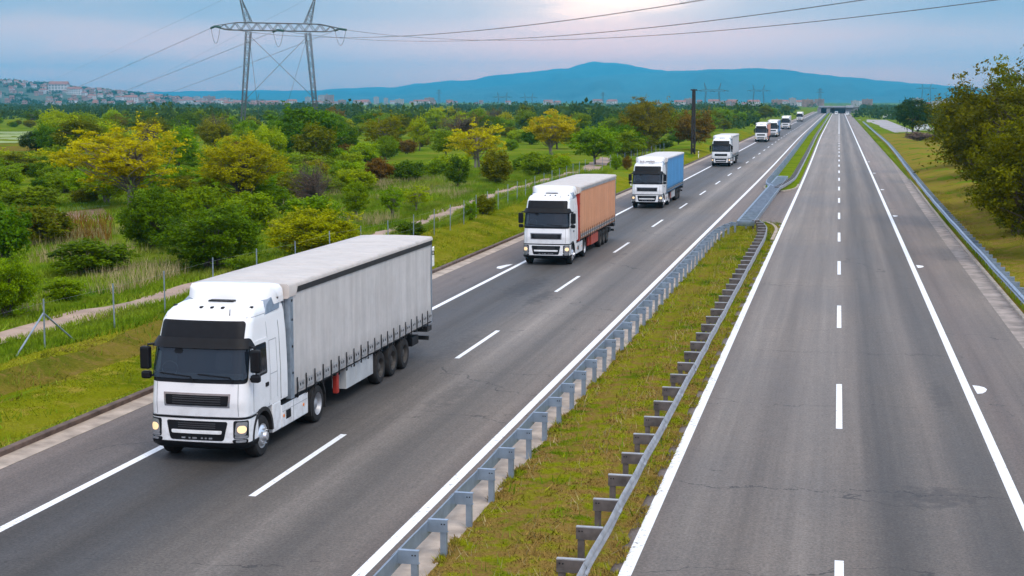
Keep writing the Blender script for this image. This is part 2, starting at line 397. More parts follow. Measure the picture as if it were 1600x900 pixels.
# ------------------------------------------------------------------ terrain
def smooth(a, b, x):
    t = np.clip((np.asarray(x, float) - a) / (b - a), 0, 1); return t * t * (3 - 2 * t)
def lump(x, y, s, k=0.):
    return np.sin(x / s + 1.3 + k) * np.cos(y / s * .83 + .7 * k) + .5 * np.sin(x / s * 2.3 - y / s * 1.7 + k)
def shift(y):                                   # the left carriageway drifts very gently away
    return -.75 * smooth(150, 420, y)
def zt(x, y):
    x = np.asarray(x, float); y = np.asarray(y, float); sh = shift(y); xl = x - sh
    bank = 1 - smooth(58, 80, y)
    left = .12 + .16 * smooth(-20.6, -22.8, xl) + (.46 * smooth(-22.8, -24.2, xl)) * bank + .46 * smooth(-20.6, -25, xl) * (1 - bank)
    left += .05 * lump(x, y, 1.9) * smooth(-20.8, -22.5, xl) + .12 * lump(x, y, 9., 2.) * smooth(-27, -34, xl)
    fade = 1 - smooth(300, 420, y)
    right = .14 + (.75 * smooth(8.8, 13.5, x) + 1.2 * smooth(13, 23, x)) * fade + .06 * lump(x, y, 2.1, 1.) * smooth(9, 11, x)
    mid = np.full_like(x, -.25)
    z = np.where(xl < -20.25, left, np.where(x > 7.9, right, mid))
    # low rise that carries the town on the left
    return z
def Z(x, y): return float(zt(x, y))

def sheet(name, xs, ys, mat, zf, kind='structure'):
    X, Y = np.meshgrid(xs, ys); V = np.stack([X, Y, zf(X, Y)], -1).reshape(-1, 3)
    n, m = len(xs), len(ys); i = np.arange((m - 1) * (n - 1)); r = i // (n - 1); c = i % (n - 1); a = r * n + c
    o = np_obj(name, V, np.stack([a, a + 1, a + n + 1, a + n], 1), mat, smooth=True)
    o['kind'] = kind; return o
def sheet_lr(name, x0, x1, nx, ys, mat, zf):
    """sheet whose edges are functions of y"""
    ys = np.asarray(ys, float); t = np.linspace(0, 1, nx)
    X = np.array([x0(y) + (x1(y) - x0(y)) * t for y in ys]); Y = np.repeat(ys[:, None], nx, 1)
    V = np.stack([X, Y, zf(X, Y)], -1).reshape(-1, 3); n, m = nx, len(ys)
    i = np.arange((m - 1) * (n - 1)); r = i // (n - 1); c = i % (n - 1); a = r * n + c
    o = np_obj(name, V, np.stack([a, a + 1, a + n + 1, a + n], 1), mat, smooth=True); o['kind'] = 'structure'; return o

YS = np.concatenate([np.arange(-10, 130, 1.0), np.arange(130, 460, 5), np.geomspace(460, 16500, 40)])
XS = np.concatenate([-np.geomspace(17000, 70, 34), np.arange(-66, -30, 2), np.arange(-30, -20.3, .4), [-20.26, -20.2, -8, 7.85, 7.95], np.arange(8.4, 20, .6), np.arange(20, 60, 4), np.geomspace(60, 17000, 34)])
gr = sheet('ground', XS, YS, M['grass_field'], zt)
YR = np.concatenate([np.arange(-10, 150, 2.), np.arange(150, 500, 10), np.geomspace(500, 1300, 12)])
def cst(v): return lambda y: v
def lcl(v): return lambda y: v + float(shift(y))
def zc(v): return lambda X, Y: np.full_like(X, v)
def wid(y): return 6.65 + 1.75 * float(smooth(90, 330, y))        # right asphalt edge
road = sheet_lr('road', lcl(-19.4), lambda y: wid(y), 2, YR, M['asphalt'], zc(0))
sheet_lr('gutter', lcl(-20.02), lcl(-19.4), 2, YR, M['concrete'], lambda X, Y: np.where(np.arange(2)[None, :] == 0, .03, .005) + 0 * X)
sheet_lr('gutter', lambda y: wid(y), lambda y: wid(y) + .78, 2, YR[YR < 430], M['slab'], lambda X, Y: np.where(np.arange(2)[None, :] == 0, .004, .02) + 0 * X)
def strip_box(name, path, half, z0, z1, mat):
    """a kerb run along a path of (x, y)"""
    rows = []
    for i, p in enumerate(path):
        a = Vector(path[max(i - 1, 0)]); b = Vector(path[min(i + 1, len(path) - 1)]); d = (b - a).normalized(); nrm = Vector((-d.y, d.x))
        L = Vector(p) + nrm * half; Rr = Vector(p) - nrm * half
        rows.append([(L.x, L.y, z0), (L.x, L.y, z1 - .015), (L.x * .9 + Rr.x * .1, L.y * .9 + Rr.y * .1, z1), (L.x * .1 + Rr.x * .9, L.y * .1 + Rr.y * .9, z1), (Rr.x, Rr.y, z1 - .015), (Rr.x, Rr.y, z0)])
    mb = MB(); mb.grid(rows); mb.add(rows[0], [(0, 1, 2, 3, 4, 5)]); mb.add(rows[-1], [(5, 4, 3, 2, 1, 0)])
    o = mb.build(name, mat); o['kind'] = 'structure'; return o
strip_box('kerb', [(-20.13 + float(shift(y)), y) for y in YR], .11, -.3, .16, M['kerb'])
strip_box('kerb', [(wid(y) + .87, y) for y in YR if y < 430], .09, -.3, .13, M['kerb_pale'])
# lay-by on the right
lay = [gp(1340, 187), gp(1358, 192), gp(1398, 208), gp(1432, 207), gp(1385, 188)]
mb = MB(); mb.add([(x, y, .165) for x, y in lay], [tuple(range(len(lay)))]); o = mb.build('lay_by', plain('pale_paving', (.30, .28, .28), .9, var=.2, scale=.1)); o['kind'] = 'structure'

# verges laid as their own sheets a little over the ground
YV = np.concatenate([np.arange(20, 130, .8), np.arange(130, 420, 6)])
sheet_lr('verge', lcl(-24.9), lcl(-20.25), 18, YV, M['grass_verge'], lambda X, Y: zt(X, Y) + .012)
sheet_lr('bank', lambda y: -24.1 + .25 * math.sin(y * .6), lambda y: -22.9 + .3 * math.sin(y * .43 + 1), 10, np.arange(26, 66, .5), M['bank'], lambda X, Y: zt(X, Y) + .055 + .016 * lump(X, Y, .35) - .06 * smooth(.42, .5, np.abs(np.linspace(0, 1, 10)[None, :] - .5)))
sheet_lr('slope', lambda y: wid(y) + .97, lambda y: 24., 24, YV, M['grass_right'], lambda X, Y: zt(X, Y) + .02)
# median islands
def med_l(y): return -7.22 + float(shift(y))
def med_r(y): return -3.95 + float(shift(y)) * .9
def zmed(X, Y): return .05 + .07 * np.sin(np.clip((X + 7.2) / 3.2, 0, 1) * math.pi) + .02 * lump(X, Y, .7)
def endl(y, e, s):                # narrows the island's tip
    t = max(0., min(1., (e - y) * s / 9.)); return math.sqrt(max(0., 1 - (1 - t) ** 2))
def tip(y, e, s):
    k = endl(y, e, s); c = -5.7; return c + (med_l(y) - c) * k, c + (med_r(y) - c) * k
sheet_lr('median', lambda y: tip(y, 111, 1)[0], lambda y: tip(y, 111, 1)[1], 12, np.concatenate([np.arange(10, 102, 1.), np.arange(102, 111.01, .5)]), M['grass_median'], zmed)
YM2 = np.concatenate([np.arange(149, 158, .5), np.arange(158, 400, 5), np.geomspace(400, 1250, 10)])
M['grass_median2'] = grass_mat('far_median_grass', (.10, .18, .006), (.18, .26, .010), (.23, .24, .03), (.13, .12, .03), .0)
sheet_lr('median', lambda y: tip(y, 149, -1)[0], lambda y: tip(y, 149, -1)[1], 12, YM2, M['grass_median2'], zmed)
sheet_lr('gutter', lambda y: -7.95 + float(shift(y)), med_l, 2, np.arange(10, 103, 2.), M['concrete'], zc(.03))
strip_box('kerb', [(tip(y, 111, 1)[1] + .04, y) for y in np.arange(96, 111.01, .5)], .10, -.2, .13, M['kerb_pale'])
strip_box('kerb', [(tip(y, 149, -1)[0] - .02, y) for y in np.arange(158, 148.9, -.5)] + [(tip(y, 149, -1)[1] + .02, y) for y in np.arange(149, 162, .5)], .10, -.2, .13, M['kerb_pale'])

# ------------------------------------------------------------------ road markings
def marking(name, quads):
    mb = MB()
    for q in quads: mb.add([(x, y, .0045) for x, y in q], [tuple(range(len(q)))])
    o = mb.build(name, M['paint']); o['kind'] = 'structure'; return o
def line(name, x, hw, ys):
    sheet_lr(name, lambda y: x(y) - hw, lambda y: x(y) + hw, 2, ys, M['paint'], zc(.0045))
line('edge_line', lcl(-16.65), .11, YR); line('edge_line', lcl(-8.5), .12, YR)
line('edge_line', lambda y: -3.67 + .7 * float(shift(y)), .12, YR); line('edge_line', cst(4.05), .12, YR)
def dash_run(x, y0, y1, step, ln, hw):
    out = []; y = y0
    while y < y1: out.append([(x(y) - hw, y), (x(y) + hw, y), (x(y + ln) + hw, y + ln), (x(y + ln) - hw, y + ln)]); y += step
    return out
marking('lane_line', dash_run(lcl(-12.58), 12.3, 1000, 18.62, 6.45, .085))
marking('lane_line', dash_run(cst(.23), 22.2, 420, 18.62, 6.6, .085))
line('lane_line', cst(.23), .085, np.arange(420, 1200, 40.))
half = []
for yy in (47.6, 83., 119.5, 155, 190.5, 226):
    half.append([(4.30, yy - .9), (4.46, yy - .8), (4.58, yy - .5), (4.65, yy - .1), (4.60, yy + .2), (4.46, yy + .4), (4.27, yy + .5)])
for yy in (78., 166.):
    half.append([(-17.15, yy - 1.0), (-17.0, yy + 1.4), (-17.3, yy + 1.0), (-17.55, yy), (-17.45, yy - .7)])
marking('road_marking', half)

# ------------------------------------------------------------------ crash barriers
def rail_profile(side, d=.08):
    """W-beam cross-section as (offset, z); side is the sense of the face"""
    return [(0, .44), (side * .01, .46), (side * d, .51), (side * d, .545), (side * .012, .58), (side * .012, .62), (side * d, .655), (side * d, .69), (side * .01, .74), (0, .755), (-side * .012, .75), (-side * .012, .45)]
def sweep(mb, path, prof, mi=0):
    rows = []
    for i, p in enumerate(path):
        a = Vector(path[max(i - 1, 0)]); b = Vector(path[min(i + 1, len(path) - 1)]); d = (b - a).normalized(); nrm = Vector((d.y, -d.x))
        rows.append([(p[0] + nrm.x * o, p[1] + nrm.y * o, z) for o, z in prof])
    mb.grid(rows, mi, closed=True)
def along(path, step, start=0.):
    out = []; acc = -start
    for a, b in zip(path, path[1:]):
        L = math.dist(a, b); t = -acc if acc < 0 else (step - acc if acc > 0 else 0)
        t = (step - acc) % step if acc >= 0 else -acc
        while t < L:
            k = t / L; out.append((a[0] + (b[0] - a[0]) * k, a[1] + (b[1] - a[1]) * k, math.atan2(b[1] - a[1], b[0] - a[0]))); t += step
        acc = (acc + L) % step if acc >= 0 else L + acc
    return out
def one_post(mb, x, y, ang, side, arm, zb, hi=.76, mi=0):
    """C-post with its spacer arm; side -1: the rail lies to the low-x side of the post"""
    c, s = math.cos(ang), math.sin(ang)
    def T(px, py, z): return (x + px * s + py * c, y - px * c + py * s, z)    # px: across (towards +x when ang = 90 deg)
    def bx(x0, x1, y0, y1, z0, z1):
        vs = [T(px, py, z) for z in (z0, z1) for py in (y0, y1) for px in (x0, x1)]
        mb.add(vs, [(0, 2, 3, 1), (4, 5, 7, 6), (0, 1, 5, 4), (2, 6, 7, 3), (0, 4, 6, 2), (1, 3, 7, 5)], mi)
    a = -side * arm
    bx(a - .06, a + .06, -.045, -.03, zb, .70); bx(a - .06, a - .042, -.03, .06, zb, .70); bx(a + .042, a + .06, -.03, .06, zb, .70)
def one_arm(mb, x, y, ang, side, arm, mi=0):
    c, s = math.cos(ang), math.sin(ang)
    def T(px, py, z): return (x + px * s + py * c, y - px * c + py * s, z)
    def bx(x0, x1, y0, y1, z0, z1, m=mi):
        if x0 > x1: x0, x1 = x1, x0
        vs = [T(px, py, z) for z in (z0, z1) for py in (y0, y1) for px in (x0, x1)]
        mb.add(vs, [(0, 2, 3, 1), (4, 5, 7, 6), (0, 1, 5, 4), (2, 6, 7, 3), (0, 4, 6, 2), (1, 3, 7, 5)], m)
    e = -side * (arm + .09)
    bx(side * .0, e, -.062, -.047, .53, .757); bx(side * .0, e, -.064, .035, .758, .778, 2); bx(side * .0, e, -.047, .03, .53, .545)  # over dark posts the paler top flange paints in light from above
    a = -side * arm
    for k in (-.028, .028): bx(a + k - .012, a + k + .012, -.068, -.0625, .68, .705, 1)
def barrier(label, path, side, arm, group=None, mat='galv', pmat=None, zb=-.1, step=2.05, maxn=48, skip=None, zoff=None):
    root = empty('crash_barrier', (path[0][0], path[0][1], 0), label, 'crash barrier', group)
    ox, oy = path[0]
    rel = [(x - ox, y - oy) for x, y in path]
    wv = [(x + .012 * math.sin(y * 1.7) + .008 * math.sin(y * .63), y) for x, y in rel]
    mb = MB(); dpt = .08 if side < 0 else .05; sweep(mb, wv, rail_profile(side, dpt))
    for x, y, ang in along(wv, 4.1, 1.2)[:40]: sweep(mb, [(x + side * .006, y - .17), (x + side * .006, y + .17)], rail_profile(side, dpt + .004))
    mb.build('rail', M[mat], root, auto=50)
    pm = M[pmat or mat]; n = 0; rest = MB()
    for x, y, ang in along(rel, step, 1.2):
        if n < maxn:
            mb = MB(); one_post(mb, x, y, ang, side, arm, zb); p = mb.build('post', pm, root); p.rotation_euler[0] = 0.
            mb = MB(); one_arm(mb, x, y, ang, side, arm); mb.build('spacer', [pm, M['black'], M[mat]], p)
        else:
            one_post(rest, x, y, ang, side, arm, zb); one_arm(rest, x, y, ang, side, arm)
        n += 1
    if rest.v: tag(rest.build('post', [pm, M['black'], M[mat]], root), kind='stuff')
    return root
G = 'crash barriers of the median'
pl = [(-7.52, y) for y in np.arange(20, 90.1, 2.)] + [(-7.5, 93), (-7.4, 96), (-7.15, 99), (-6.8, 101.4)]
barrier('blue grey steel crash barrier with tall posts along the lorry carriageway in the near median', pl, -1, .30, G)
pr = [(-4.14, y) for y in np.arange(16, 90.1, 2.)] + [(-4.2, 94), (-4.36, 98), (-4.7, 101.5), (-5.2, 104.)]
barrier('pale crash barrier with dark stained spacers along the empty carriageway in the near median', pr, 1, .42, G, 'galv_dull', 'rusty')
p2 = [(-5.9, 147.), (-6.5, 149.5), (-6.85, 153)] + [(-7.05 + float(shift(y)), y) for y in np.arange(158, 420, 6.)] + [(-7.05 + float(shift(y)), y) for y in np.arange(440, 1150, 40.)]
barrier('long blue grey crash barrier starting past the median gap on the lorry side', p2, -1, .30, G)
p3 = [(-5.3, 143.5), (-4.9, 150), (-4.55, 157), (-4.35, 163)] + [(-4.3 + float(shift(y)) * .9, y) for y in np.arange(170, 420, 6.)] + [(-4.3 + float(shift(y)) * .9, y) for y in np.arange(440, 1150, 40.)]
barrier('long crash barrier starting past the median gap on the empty carriageway side', p3, 1, .42, G, 'galv_dull', 'rusty')
prr = [(wid(y) + 1.02, y) for y in np.arange(40, 300, 3.)] + [(wid(y) + 1.02, y) for y in np.arange(300, 640, 20.)]
barrier('blue grey crash barrier along the kerb below the grassy slope and trees', prr, -1, .30, None, 'galv', 'galv', zb=.0, maxn=60)
# the removable double barrier across the gap
root = empty('crash_barrier', (-5.95, 102, 0), 'removable double crash barrier with ladder rungs bridging the median gap', 'crash barrier', G)
def dbl(sx):
    t = np.linspace(0, 1, 34); return [(sx * .58 + .22 * k, .5 + 62.5 * k) for k in t]
mb = MB()
L, Rr = dbl(-1), dbl(1)
endf = [(-.58 + .58 * (1 - math.cos(a)), .5 - .62 * math.sin(a)) for a in np.linspace(.25, math.pi - .25, 9)]
endb = [(.22 + .58 - .58 * (1 - math.cos(a)), 63 + .62 * math.sin(a)) for a in np.linspace(.25, math.pi - .25, 9)]
sweep(mb, L[::-1] + endf + Rr + endb + [L[-1]], rail_profile(-1)); mb.build('rail', M['galv'], root, auto=50)
for k, y in enumerate(np.arange(1.2, 62.5, 1.6)):
    cxx = .22 * y / 63; mb = MB(); mb.box(cxx - .565, cxx + .565, y - .06, y + .06, .60, .72); mb.build('rung', M['galv'], root)
    if k % 3 == 0:
        mb = MB(); mb.box(cxx - .05, cxx + .05, y + .1, y + .2, -.1, .60); mb.build('post', M['galv'], root)

# ------------------------------------------------------------------ lorries
class Surf:
    def __init__(s, z, y0, hw, rc, yb, bow=.05): s.z, s.y0, s.hw, s.rc, s.yb, s.bow = z, y0, hw, rc, yb, bow
    def par(s, z): return (np.interp(z, s.z, s.y0), np.interp(z, s.z, s.hw), np.interp(z, s.z, s.rc))
    def pt(s, q, z):
        y0, hw, rc = s.par(z); f = hw - rc; a = rc * math.pi / 2; g = 1 if q >= 0 else -1; u = abs(q)
        if u <= f: return Vector((q, y0 + s.bow * (u / f) ** 2, z))
        if u <= f + a:
            t = (u - f) / rc; return Vector((g * (f + rc * math.sin(t)), y0 + s.bow + rc * (1 - math.cos(t)), z))
        return Vector((g * hw, y0 + s.bow + rc + u - f - a, z))
    def sy(s, y, z):
        y0, hw, rc = s.par(z); return hw - rc + rc * math.pi / 2 + (y - y0 - s.bow - rc)
    def nor(s, q, z):
        e = .01; zl = min(max(z, s.z[0] + e), s.z[-1] - e)
        n = (s.pt(q + e, zl) - s.pt(q - e, zl)).cross(s.pt(q, zl + e) - s.pt(q, zl - e)).normalized()
        return n if n.dot(Vector((q, -.6, 0.2))) > 0 else -n
    def body(s, mb, nz=26, mi=0):
        rows = []
        zs = np.unique(np.concatenate([np.linspace(s.z[0], s.z[-1], nz), s.z]))
        for z in zs:
            m = s.sy(s.yb, z); f = s.par(z)[1] - s.par(z)[2]
            qs = np.concatenate([[-m, -(m + 1.4) / 2], np.linspace(-1.42, 1.42, 41), [(m + 1.4) / 2, m]]) if m > 1.45 else np.linspace(-m, m, 43)
            rows.append([s.pt(q, z) for q in qs])
        mb.grid(rows, mi)
        n = len(rows[0])
        mb.add(rows[0], [tuple(range(n))], mi); mb.add(rows[-1], [tuple(range(n))[::-1]], mi)
        mb.add([r[0] for r in rows] + [r[-1] for r in rows], [(i, i + 1, len(rows) + i + 1, len(rows) + i) for i in range(len(rows) - 1)], mi)
    def patch(s, mb, q0, q1, z0, z1, off, r=0., ns=10, mi=0, base=0.):
        if r > 0:
            e = r * (1 - np.cos(np.linspace(0, math.pi / 2, 5)))
            zs = np.concatenate([z0 + e, np.linspace(z0 + r, z1 - r, 5)[1:-1], (z1 - e)[::-1]])
        else: zs = np.linspace(z0, z1, 7)
        fo, fi = [], []
        for z in zs:
            a = q0(z) if callable(q0) else q0; b = q1(z) if callable(q1) else q1
            d = min(z - z0, z1 - z); ins = r - math.sqrt(max(0., r * r - (r - d) ** 2)) if d < r else 0.
            qs = np.linspace(a + ins, b - ins, ns)
            of = off(z) if callable(off) else off
            fo.append([s.pt(q, z) + s.nor(q, z) * of for q in qs]); fi.append([s.pt(q, z) + s.nor(q, z) * base for q in qs])
        mb.grid(fo, mi)
        rim = lambda g: g[0] + [x[-1] for x in g[1:]] + g[-1][-2::-1] + [x[0] for x in g[-2:0:-1]]
        a, b = rim(fo), rim(fi); mb.grid([a, b], mi, closed=True)

CAB = Surf([1.17, 1.5, 2.0, 2.85, 3.1, 3.42, 3.58, 3.70, 3.76], [.05, .02, .07, .30, .37, .50, .66, .95, 1.25], [1.25, 1.25, 1.25, 1.22, 1.20, 1.17, 1.13, 1.06, .98], [.26, .28, .33, .36, .36, .36, .35, .32, .3], 2.92)
BUM = Surf([.40, .45, .56, .8, 1.15], [.12, .04, 0, 0, .03], [1.2, 1.25, 1.275, 1.275, 1.265], [.3, .3, .32, .32, .30], .80)

def wheel(root, x, y, side, rad, rimmat, dual=False, front=False):
    wd = .33
    mb = MB(); c = (x, y, rad); g = side
    prof = [(0, rad * .60), (-g * .0, rad * .62), (g * .005, rad * .74), (0, rad * .90), (-g * .03, rad * .97), (-g * .07, rad), (-g * (wd - .07), rad), (-g * (wd - .03), rad * .97), (-g * wd, rad * .88), (-g * wd, rad * .6)]
    mb.lathe_x(prof, c, 36)
    if dual: mb.lathe_x([(px - g * .36, r) for px, r in prof], c, 28)
    wo_ = mb.build('wheel', M['rubber'], root, auto=35)
    mb = MB()
    if front: rp = [(-g * .03, rad * .62), (g * .0, rad * .60), (-g * .01, rad * .52), (g * .02, rad * .46), (g * .05, rad * .30), (g * .06, rad * .24), (g * .13, rad * .2), (g * .14, rad * .12), (g * .14, .001)]
    else: rp = [(-g * .03, rad * .62), (g * .0, rad * .60), (-g * .03, rad * .56), (-g * .16, rad * .48), (-g * .17, rad * .32), (-g * .06, rad * .26), (-g * .04, rad * .15), (-g * .03, .001)]
    mb.lathe_x(rp, c, 36)
    for k in range(10):
        t = 2 * math.pi * k / 10; rr = rad * (.38 if front else .40); xo = g * (.055 if front else -.14)
        mb.tube([(x + xo - g * .02, y + rr * math.cos(t), rad + rr * math.sin(t)), (x + xo + g * .03, y + rr * math.cos(t), rad + rr * math.sin(t))], .018, 6)
    mb.build('rim', rimmat, wo_, auto=35)

def half_ring(mb, x0, x1, y, z, r0, r1, a0=-8, a1=188, n=18, mi=0):
    rows = []
    for a in np.linspace(R(a0), R(a1), n):
        c, s = math.cos(a), math.sin(a)
        rows.append([(x0, y - r1 * c, z + r1 * s), (x1, y - r1 * c, z + r1 * s), (x1, y - r0 * c, z + r0 * s), (x0, y - r0 * c, z + r0 * s)])
    mb.grid(rows, mi, closed=True); mb.add(rows[0], [(0, 1, 2, 3)], mi); mb.add(rows[-1], [(3, 2, 1, 0)], mi)

def lorry(X, Y, label, tarp_m, roof_m, head_m, frame_m, under_m, detail=3, horns=False, wing=True):
    root = empty('articulated_lorry', (X, Y + .5, 0), label, 'truck', 'lorries driving in convoy')
    W = M['white']; BK = M['black']
    mb = MB(); CAB.body(mb); cabo = mb.build('cab', W, root, auto=40)
    mb = MB(); BUM.body(mb, 10); bum = mb.build('bumper', W, root, auto=40)
    mb = MB(); BUM.patch(mb, lambda z: -BUM.sy(.80, z), lambda z: BUM.sy(.80, z), .39, .545, .03, 0, 40); mb.build('bumper_lip', BK, bum, auto=40)
    # windscreen: black surround, then the glass, then wipers
    mb = MB(); CAB.patch(mb, lambda z: -1.30, lambda z: 1.30, 1.98, 2.90, .006, .10, 40); mb.build('windscreen_surround', BK, root, auto=40)
    mb = MB(); CAB.patch(mb, lambda z: -1.23, lambda z: 1.23, 2.07, 2.84, .050, .08, 40, base=.03); ws = mb.build('windscreen', M['glass'], root, auto=40)
    if detail >= 2:      # what shows through the glass: dashboard, wheel, seat backs
        mb = MB(); CAB.patch(mb, -1.15, 1.15, 2.09, 2.22, .022, .03, 24, base=.008); mb.build('dashboard', plain_cached('dash_grey', (.10, .105, .11), .6), root)
        mb = MB(); CAB.patch(mb, -.92, -.55, 2.30, 2.74, .018, .10, 8, base=.008); CAB.patch(mb, .45, .85, 2.30, 2.72, .018, .10, 8, base=.008); mb.build('seat', plain_cached('seat_cloth', (.045, .045, .05), .9), root)
        mb = MB(); cc = [CAB.pt(-.72 + .21 * math.cos(a_), 2.30 + .17 * math.sin(a_)) + Vector((0, -.030, 0)) for a_ in np.linspace(0, 2 * math.pi, 25)]; mb.tube(cc, .014, 5); mb.build('steering_wheel', plain_cached('wheel_grey', (.22, .22, .23), .5), root)
        mb = MB(); CAB.patch(mb, -1.16, -.99, 2.22, 2.70, .02, .05, 8, base=.008); mb.build('side_curtain', plain_cached('cab_curtain', (.42, .45, .42), .8), root)
    mb = MB()
    for a, b in ((-.95, -.15), (.05, .85)):
        mb.tube([CAB.pt(b + .1, 2.0) + Vector((0, -.05, 0)), CAB.pt(b, 2.14) + Vector((0, -.085, 0)), CAB.pt(a, 2.20) + Vector((0, -.08, 0))], .016, 5)
    mb.build('wiper', BK, ws)
    if detail >= 2:   # seat backs and a steering wheel glimpsed as paler shapes at the glass foot are left to reflections
        mb = MB(); CAB.patch(mb, -.62, -.40, 2.66, 2.78, .056, .055, 8, base=.05); mb.build('windscreen_camera', BK, ws)
    mb = MB(); CAB.patch(mb, lambda z: -1.36 + (z - 2.78) * .4, lambda z: 1.36 - (z - 2.78) * .4, 2.78, 3.04, lambda z: .03 + .42 * (3.04 - z), .07, 40, base=.0); mb.build('sun_visor', BK, root, auto=40)
    mb = MB(); CAB.patch(mb, -1.10, 1.10, 2.98, 3.44, .012, .09, 30); mb.build('roof_panel', BK, root, auto=40)
    # grille in the hood, trapezoid
    mb = MB(); CAB.patch(mb, lambda z: -.86 + (1.72 - z) * .06, lambda z: .86 - (1.72 - z) * .06, 1.40, 1.74, .008, 0, 18, 1)
    CAB.patch(mb, lambda z: -.82 + (1.72 - z) * .1, lambda z: .82 - (1.72 - z) * .1, 1.44, 1.69, .014, .03, 18, 0)
    gr_ = mb.build('grille', [BK, M['lens']], root, auto=40)
    if detail >= 2:
        mb = MB()
        for zz in (1.49, 1.545, 1.60, 1.65): CAB.patch(mb, -.62, .62, zz - .012, zz + .012, .028, 0, 12)
        mb.build('grille_slat', plain_cached('slat_black', (.03, .032, .036), .35), gr_)
    # lower grille with the white bar
    mb = MB(); BUM.patch(mb, lambda z: -.80 + (1.1 - z) * .22, lambda z: .80 - (1.1 - z) * .22, .59, 1.06, .010, .06, 20); lg = mb.build('lower_grille', BK, root, auto=40)
    mb = MB(); BUM.patch(mb, lambda z: -.66 + (.9 - z) * .15, lambda z: .66 - (.9 - z) * .15, .755, .84, .03, .03, 18); mb.build('grille_bar', W, lg, auto=40)
    if detail >= 2:
        mb = MB()
        for k, (q, wd_) in enumerate([(-.34, .10), (-.18, .05), (-.05, .12), (.14, .05), (.24, .05), (.36, .09)]): BUM.patch(mb, q - wd_ / 2, q + wd_ / 2, .625, .665, .018, .01, 5)
        mb.build('badge_strip', M['lens'], lg)
        mb = MB()
        for q in (-1.05, 1.05): CAB.patch(mb, q - .008, q + .008, 1.2, 1.98, .006)
        mb.build('hood_seam', M['seam'], cabo)
        mb = MB()
        for zz in (.90, .95, 1.0): BUM.patch(mb, -.48, .48, zz - .012, zz + .012, .022, 0, 10)
        mb.build('grille_slat', plain_cached('slat_black', (.03, .032, .036), .35), lg)
        mb = MB(); BUM.patch(mb, lambda z: -BUM.sy(.7, z), lambda z: BUM.sy(.7, z), 1.115, 1.16, .012, 0, 40); mb.build('panel_gap', BK, bum)
    for g in (-1, 1):
        qa, qb = (.93, 1.32) if g > 0 else (-1.32, -.93)
        mb = MB(); BUM.patch(mb, qa, qb, .65, 1.09, .010, .05, 10); hl = mb.build('headlight', BK, root, auto=40)
        mb = MB(); d = .035; BUM.patch(mb, lambda z: qa + d + (max(0, .05 - (z - .74) * .15) if g < 0 else max(0, (z - .74) * .12)), lambda z: qb - d - (max(0, .05 - (z - .74) * .15) if g > 0 else max(0, (z - .74) * .12)), .73, 1.06, .020, .05, 10); lens = mb.build('lens', M['lens'], hl, auto=40)
        mb = MB(); qm = (qa + qb) / 2; BUM.patch(mb, qm - .10, qm + .12, .79, .97, .030, .085, 10); mb.build('lamp', M['lamp'], lens, auto=40)
        mb = MB(); BUM.patch(mb, qa + d, qb - d, .665, .725, .02, .025, 10); mb.build('indicator', M['lens'], hl, auto=40)
        mb = MB(); BUM.patch(mb, qa - .02 * g, qb - .02 * g, .55, .635, .012, .04, 10); BUM.patch(mb, qa + .06, qb - .08, .565, .62, .02, .02, 8, 1); mb.build('fog_light', [BK, M['lens']], root, auto=40)
        S = lambda y: (lambda z: g * CAB.sy(y, z))
        def side(mb, ya, yb, z0, z1, off, r=0., mi=0):
            fa, fb = (S(ya), S(yb)) if g > 0 else (S(yb), S(ya)); CAB.patch(mb, fa, fb, z0, z1, off, r, 10, mi)
        mb = MB()
        # door: a slightly raised skin with its window and handle
        side(mb, .60, 1.62, 1.22, 2.92, .012, .05); door = mb.build('door', W, root, auto=40)
        mb = MB(); fa, fb = (lambda z: g * CAB.sy(.70 + (z - 2.0) * .10, z)), S(1.50)
        if g < 0: fa, fb = fb, fa
        CAB.patch(mb, fa, fb, 2.03, 2.82, .018, .06, 10); wf = mb.build('window', M['black'], door, auto=40)
        mb = MB(); CAB.patch(mb, (lambda z: fa(z) + g * (.05 if g > 0 else .05)), (lambda z: fb(z) - g * .05), 2.08, 2.78, .026, .05, 10, base=.018); mb.build('pane', M['glass'], wf, auto=40)
        mb = MB(); side(mb, 1.36, 1.56, 1.70, 1.80, .03, .02); mb.build('handle', BK, door)
        mb = MB()
        for ya, yb, z0, z1 in ((.585, .60, 1.2, 2.9), (1.625, 1.645, 1.2, 3.5), (1.72, 2.2, 2.80, 2.815), (1.72, 2.2, 1.95, 1.965), (1.72, 1.735, 1.3, 2.8), (2.2, 2.215, 1.3, 2.8), (.70, 2.38, 3.5, 3.515)): side(mb, ya, yb, z0, z1, .006)
        mb.build('side_seam', M['seam'], cabo)
        # mirrors: tall housing and kerb mirror under it, on an arm
        mb = MB(); x0 = g * 1.30
        for z0, z1, w0 in ((2.24, 2.80, .26), (2.00, 2.19, .24)):
            a, b = sorted((x0, x0 + g * w0)); mb.box(a, b, .24, .42, z0, z1)
        mir = mb.build('mirror', BK, root, bevel=.05)
        mb = MB(); mb.tube([(g * 1.16, .50, 2.86), (g * 1.38, .36, 2.84), (g * 1.42, .36, 2.70)], .03, 6); mb.tube([(g * 1.2, .45, 2.06), (g * 1.36, .36, 2.08)], .028, 6); mb.build('mirror_arm', BK, mir)
        # wheel arch, side skirt, drive fender
        mb = MB(); a, b = sorted((g * .90, g * 1.285)); half_ring(mb, a, b, 1.37, .54, .60, .70, 0, 180); mb.build('wheel_arch', M['steel_dark'], root, auto=40)
        mb = MB(); a, b = sorted((g * .96, g * 1.255))
        mb.box(a, b, 2.34, 2.92, .42, 1.17); a2, b2 = sorted((g * .8, g * 1.262)); mb.box(a2, b2, 2.94, 4.92, .42, 1.02)
        sk = mb.build('side_skirt', W, root, bevel=.03)
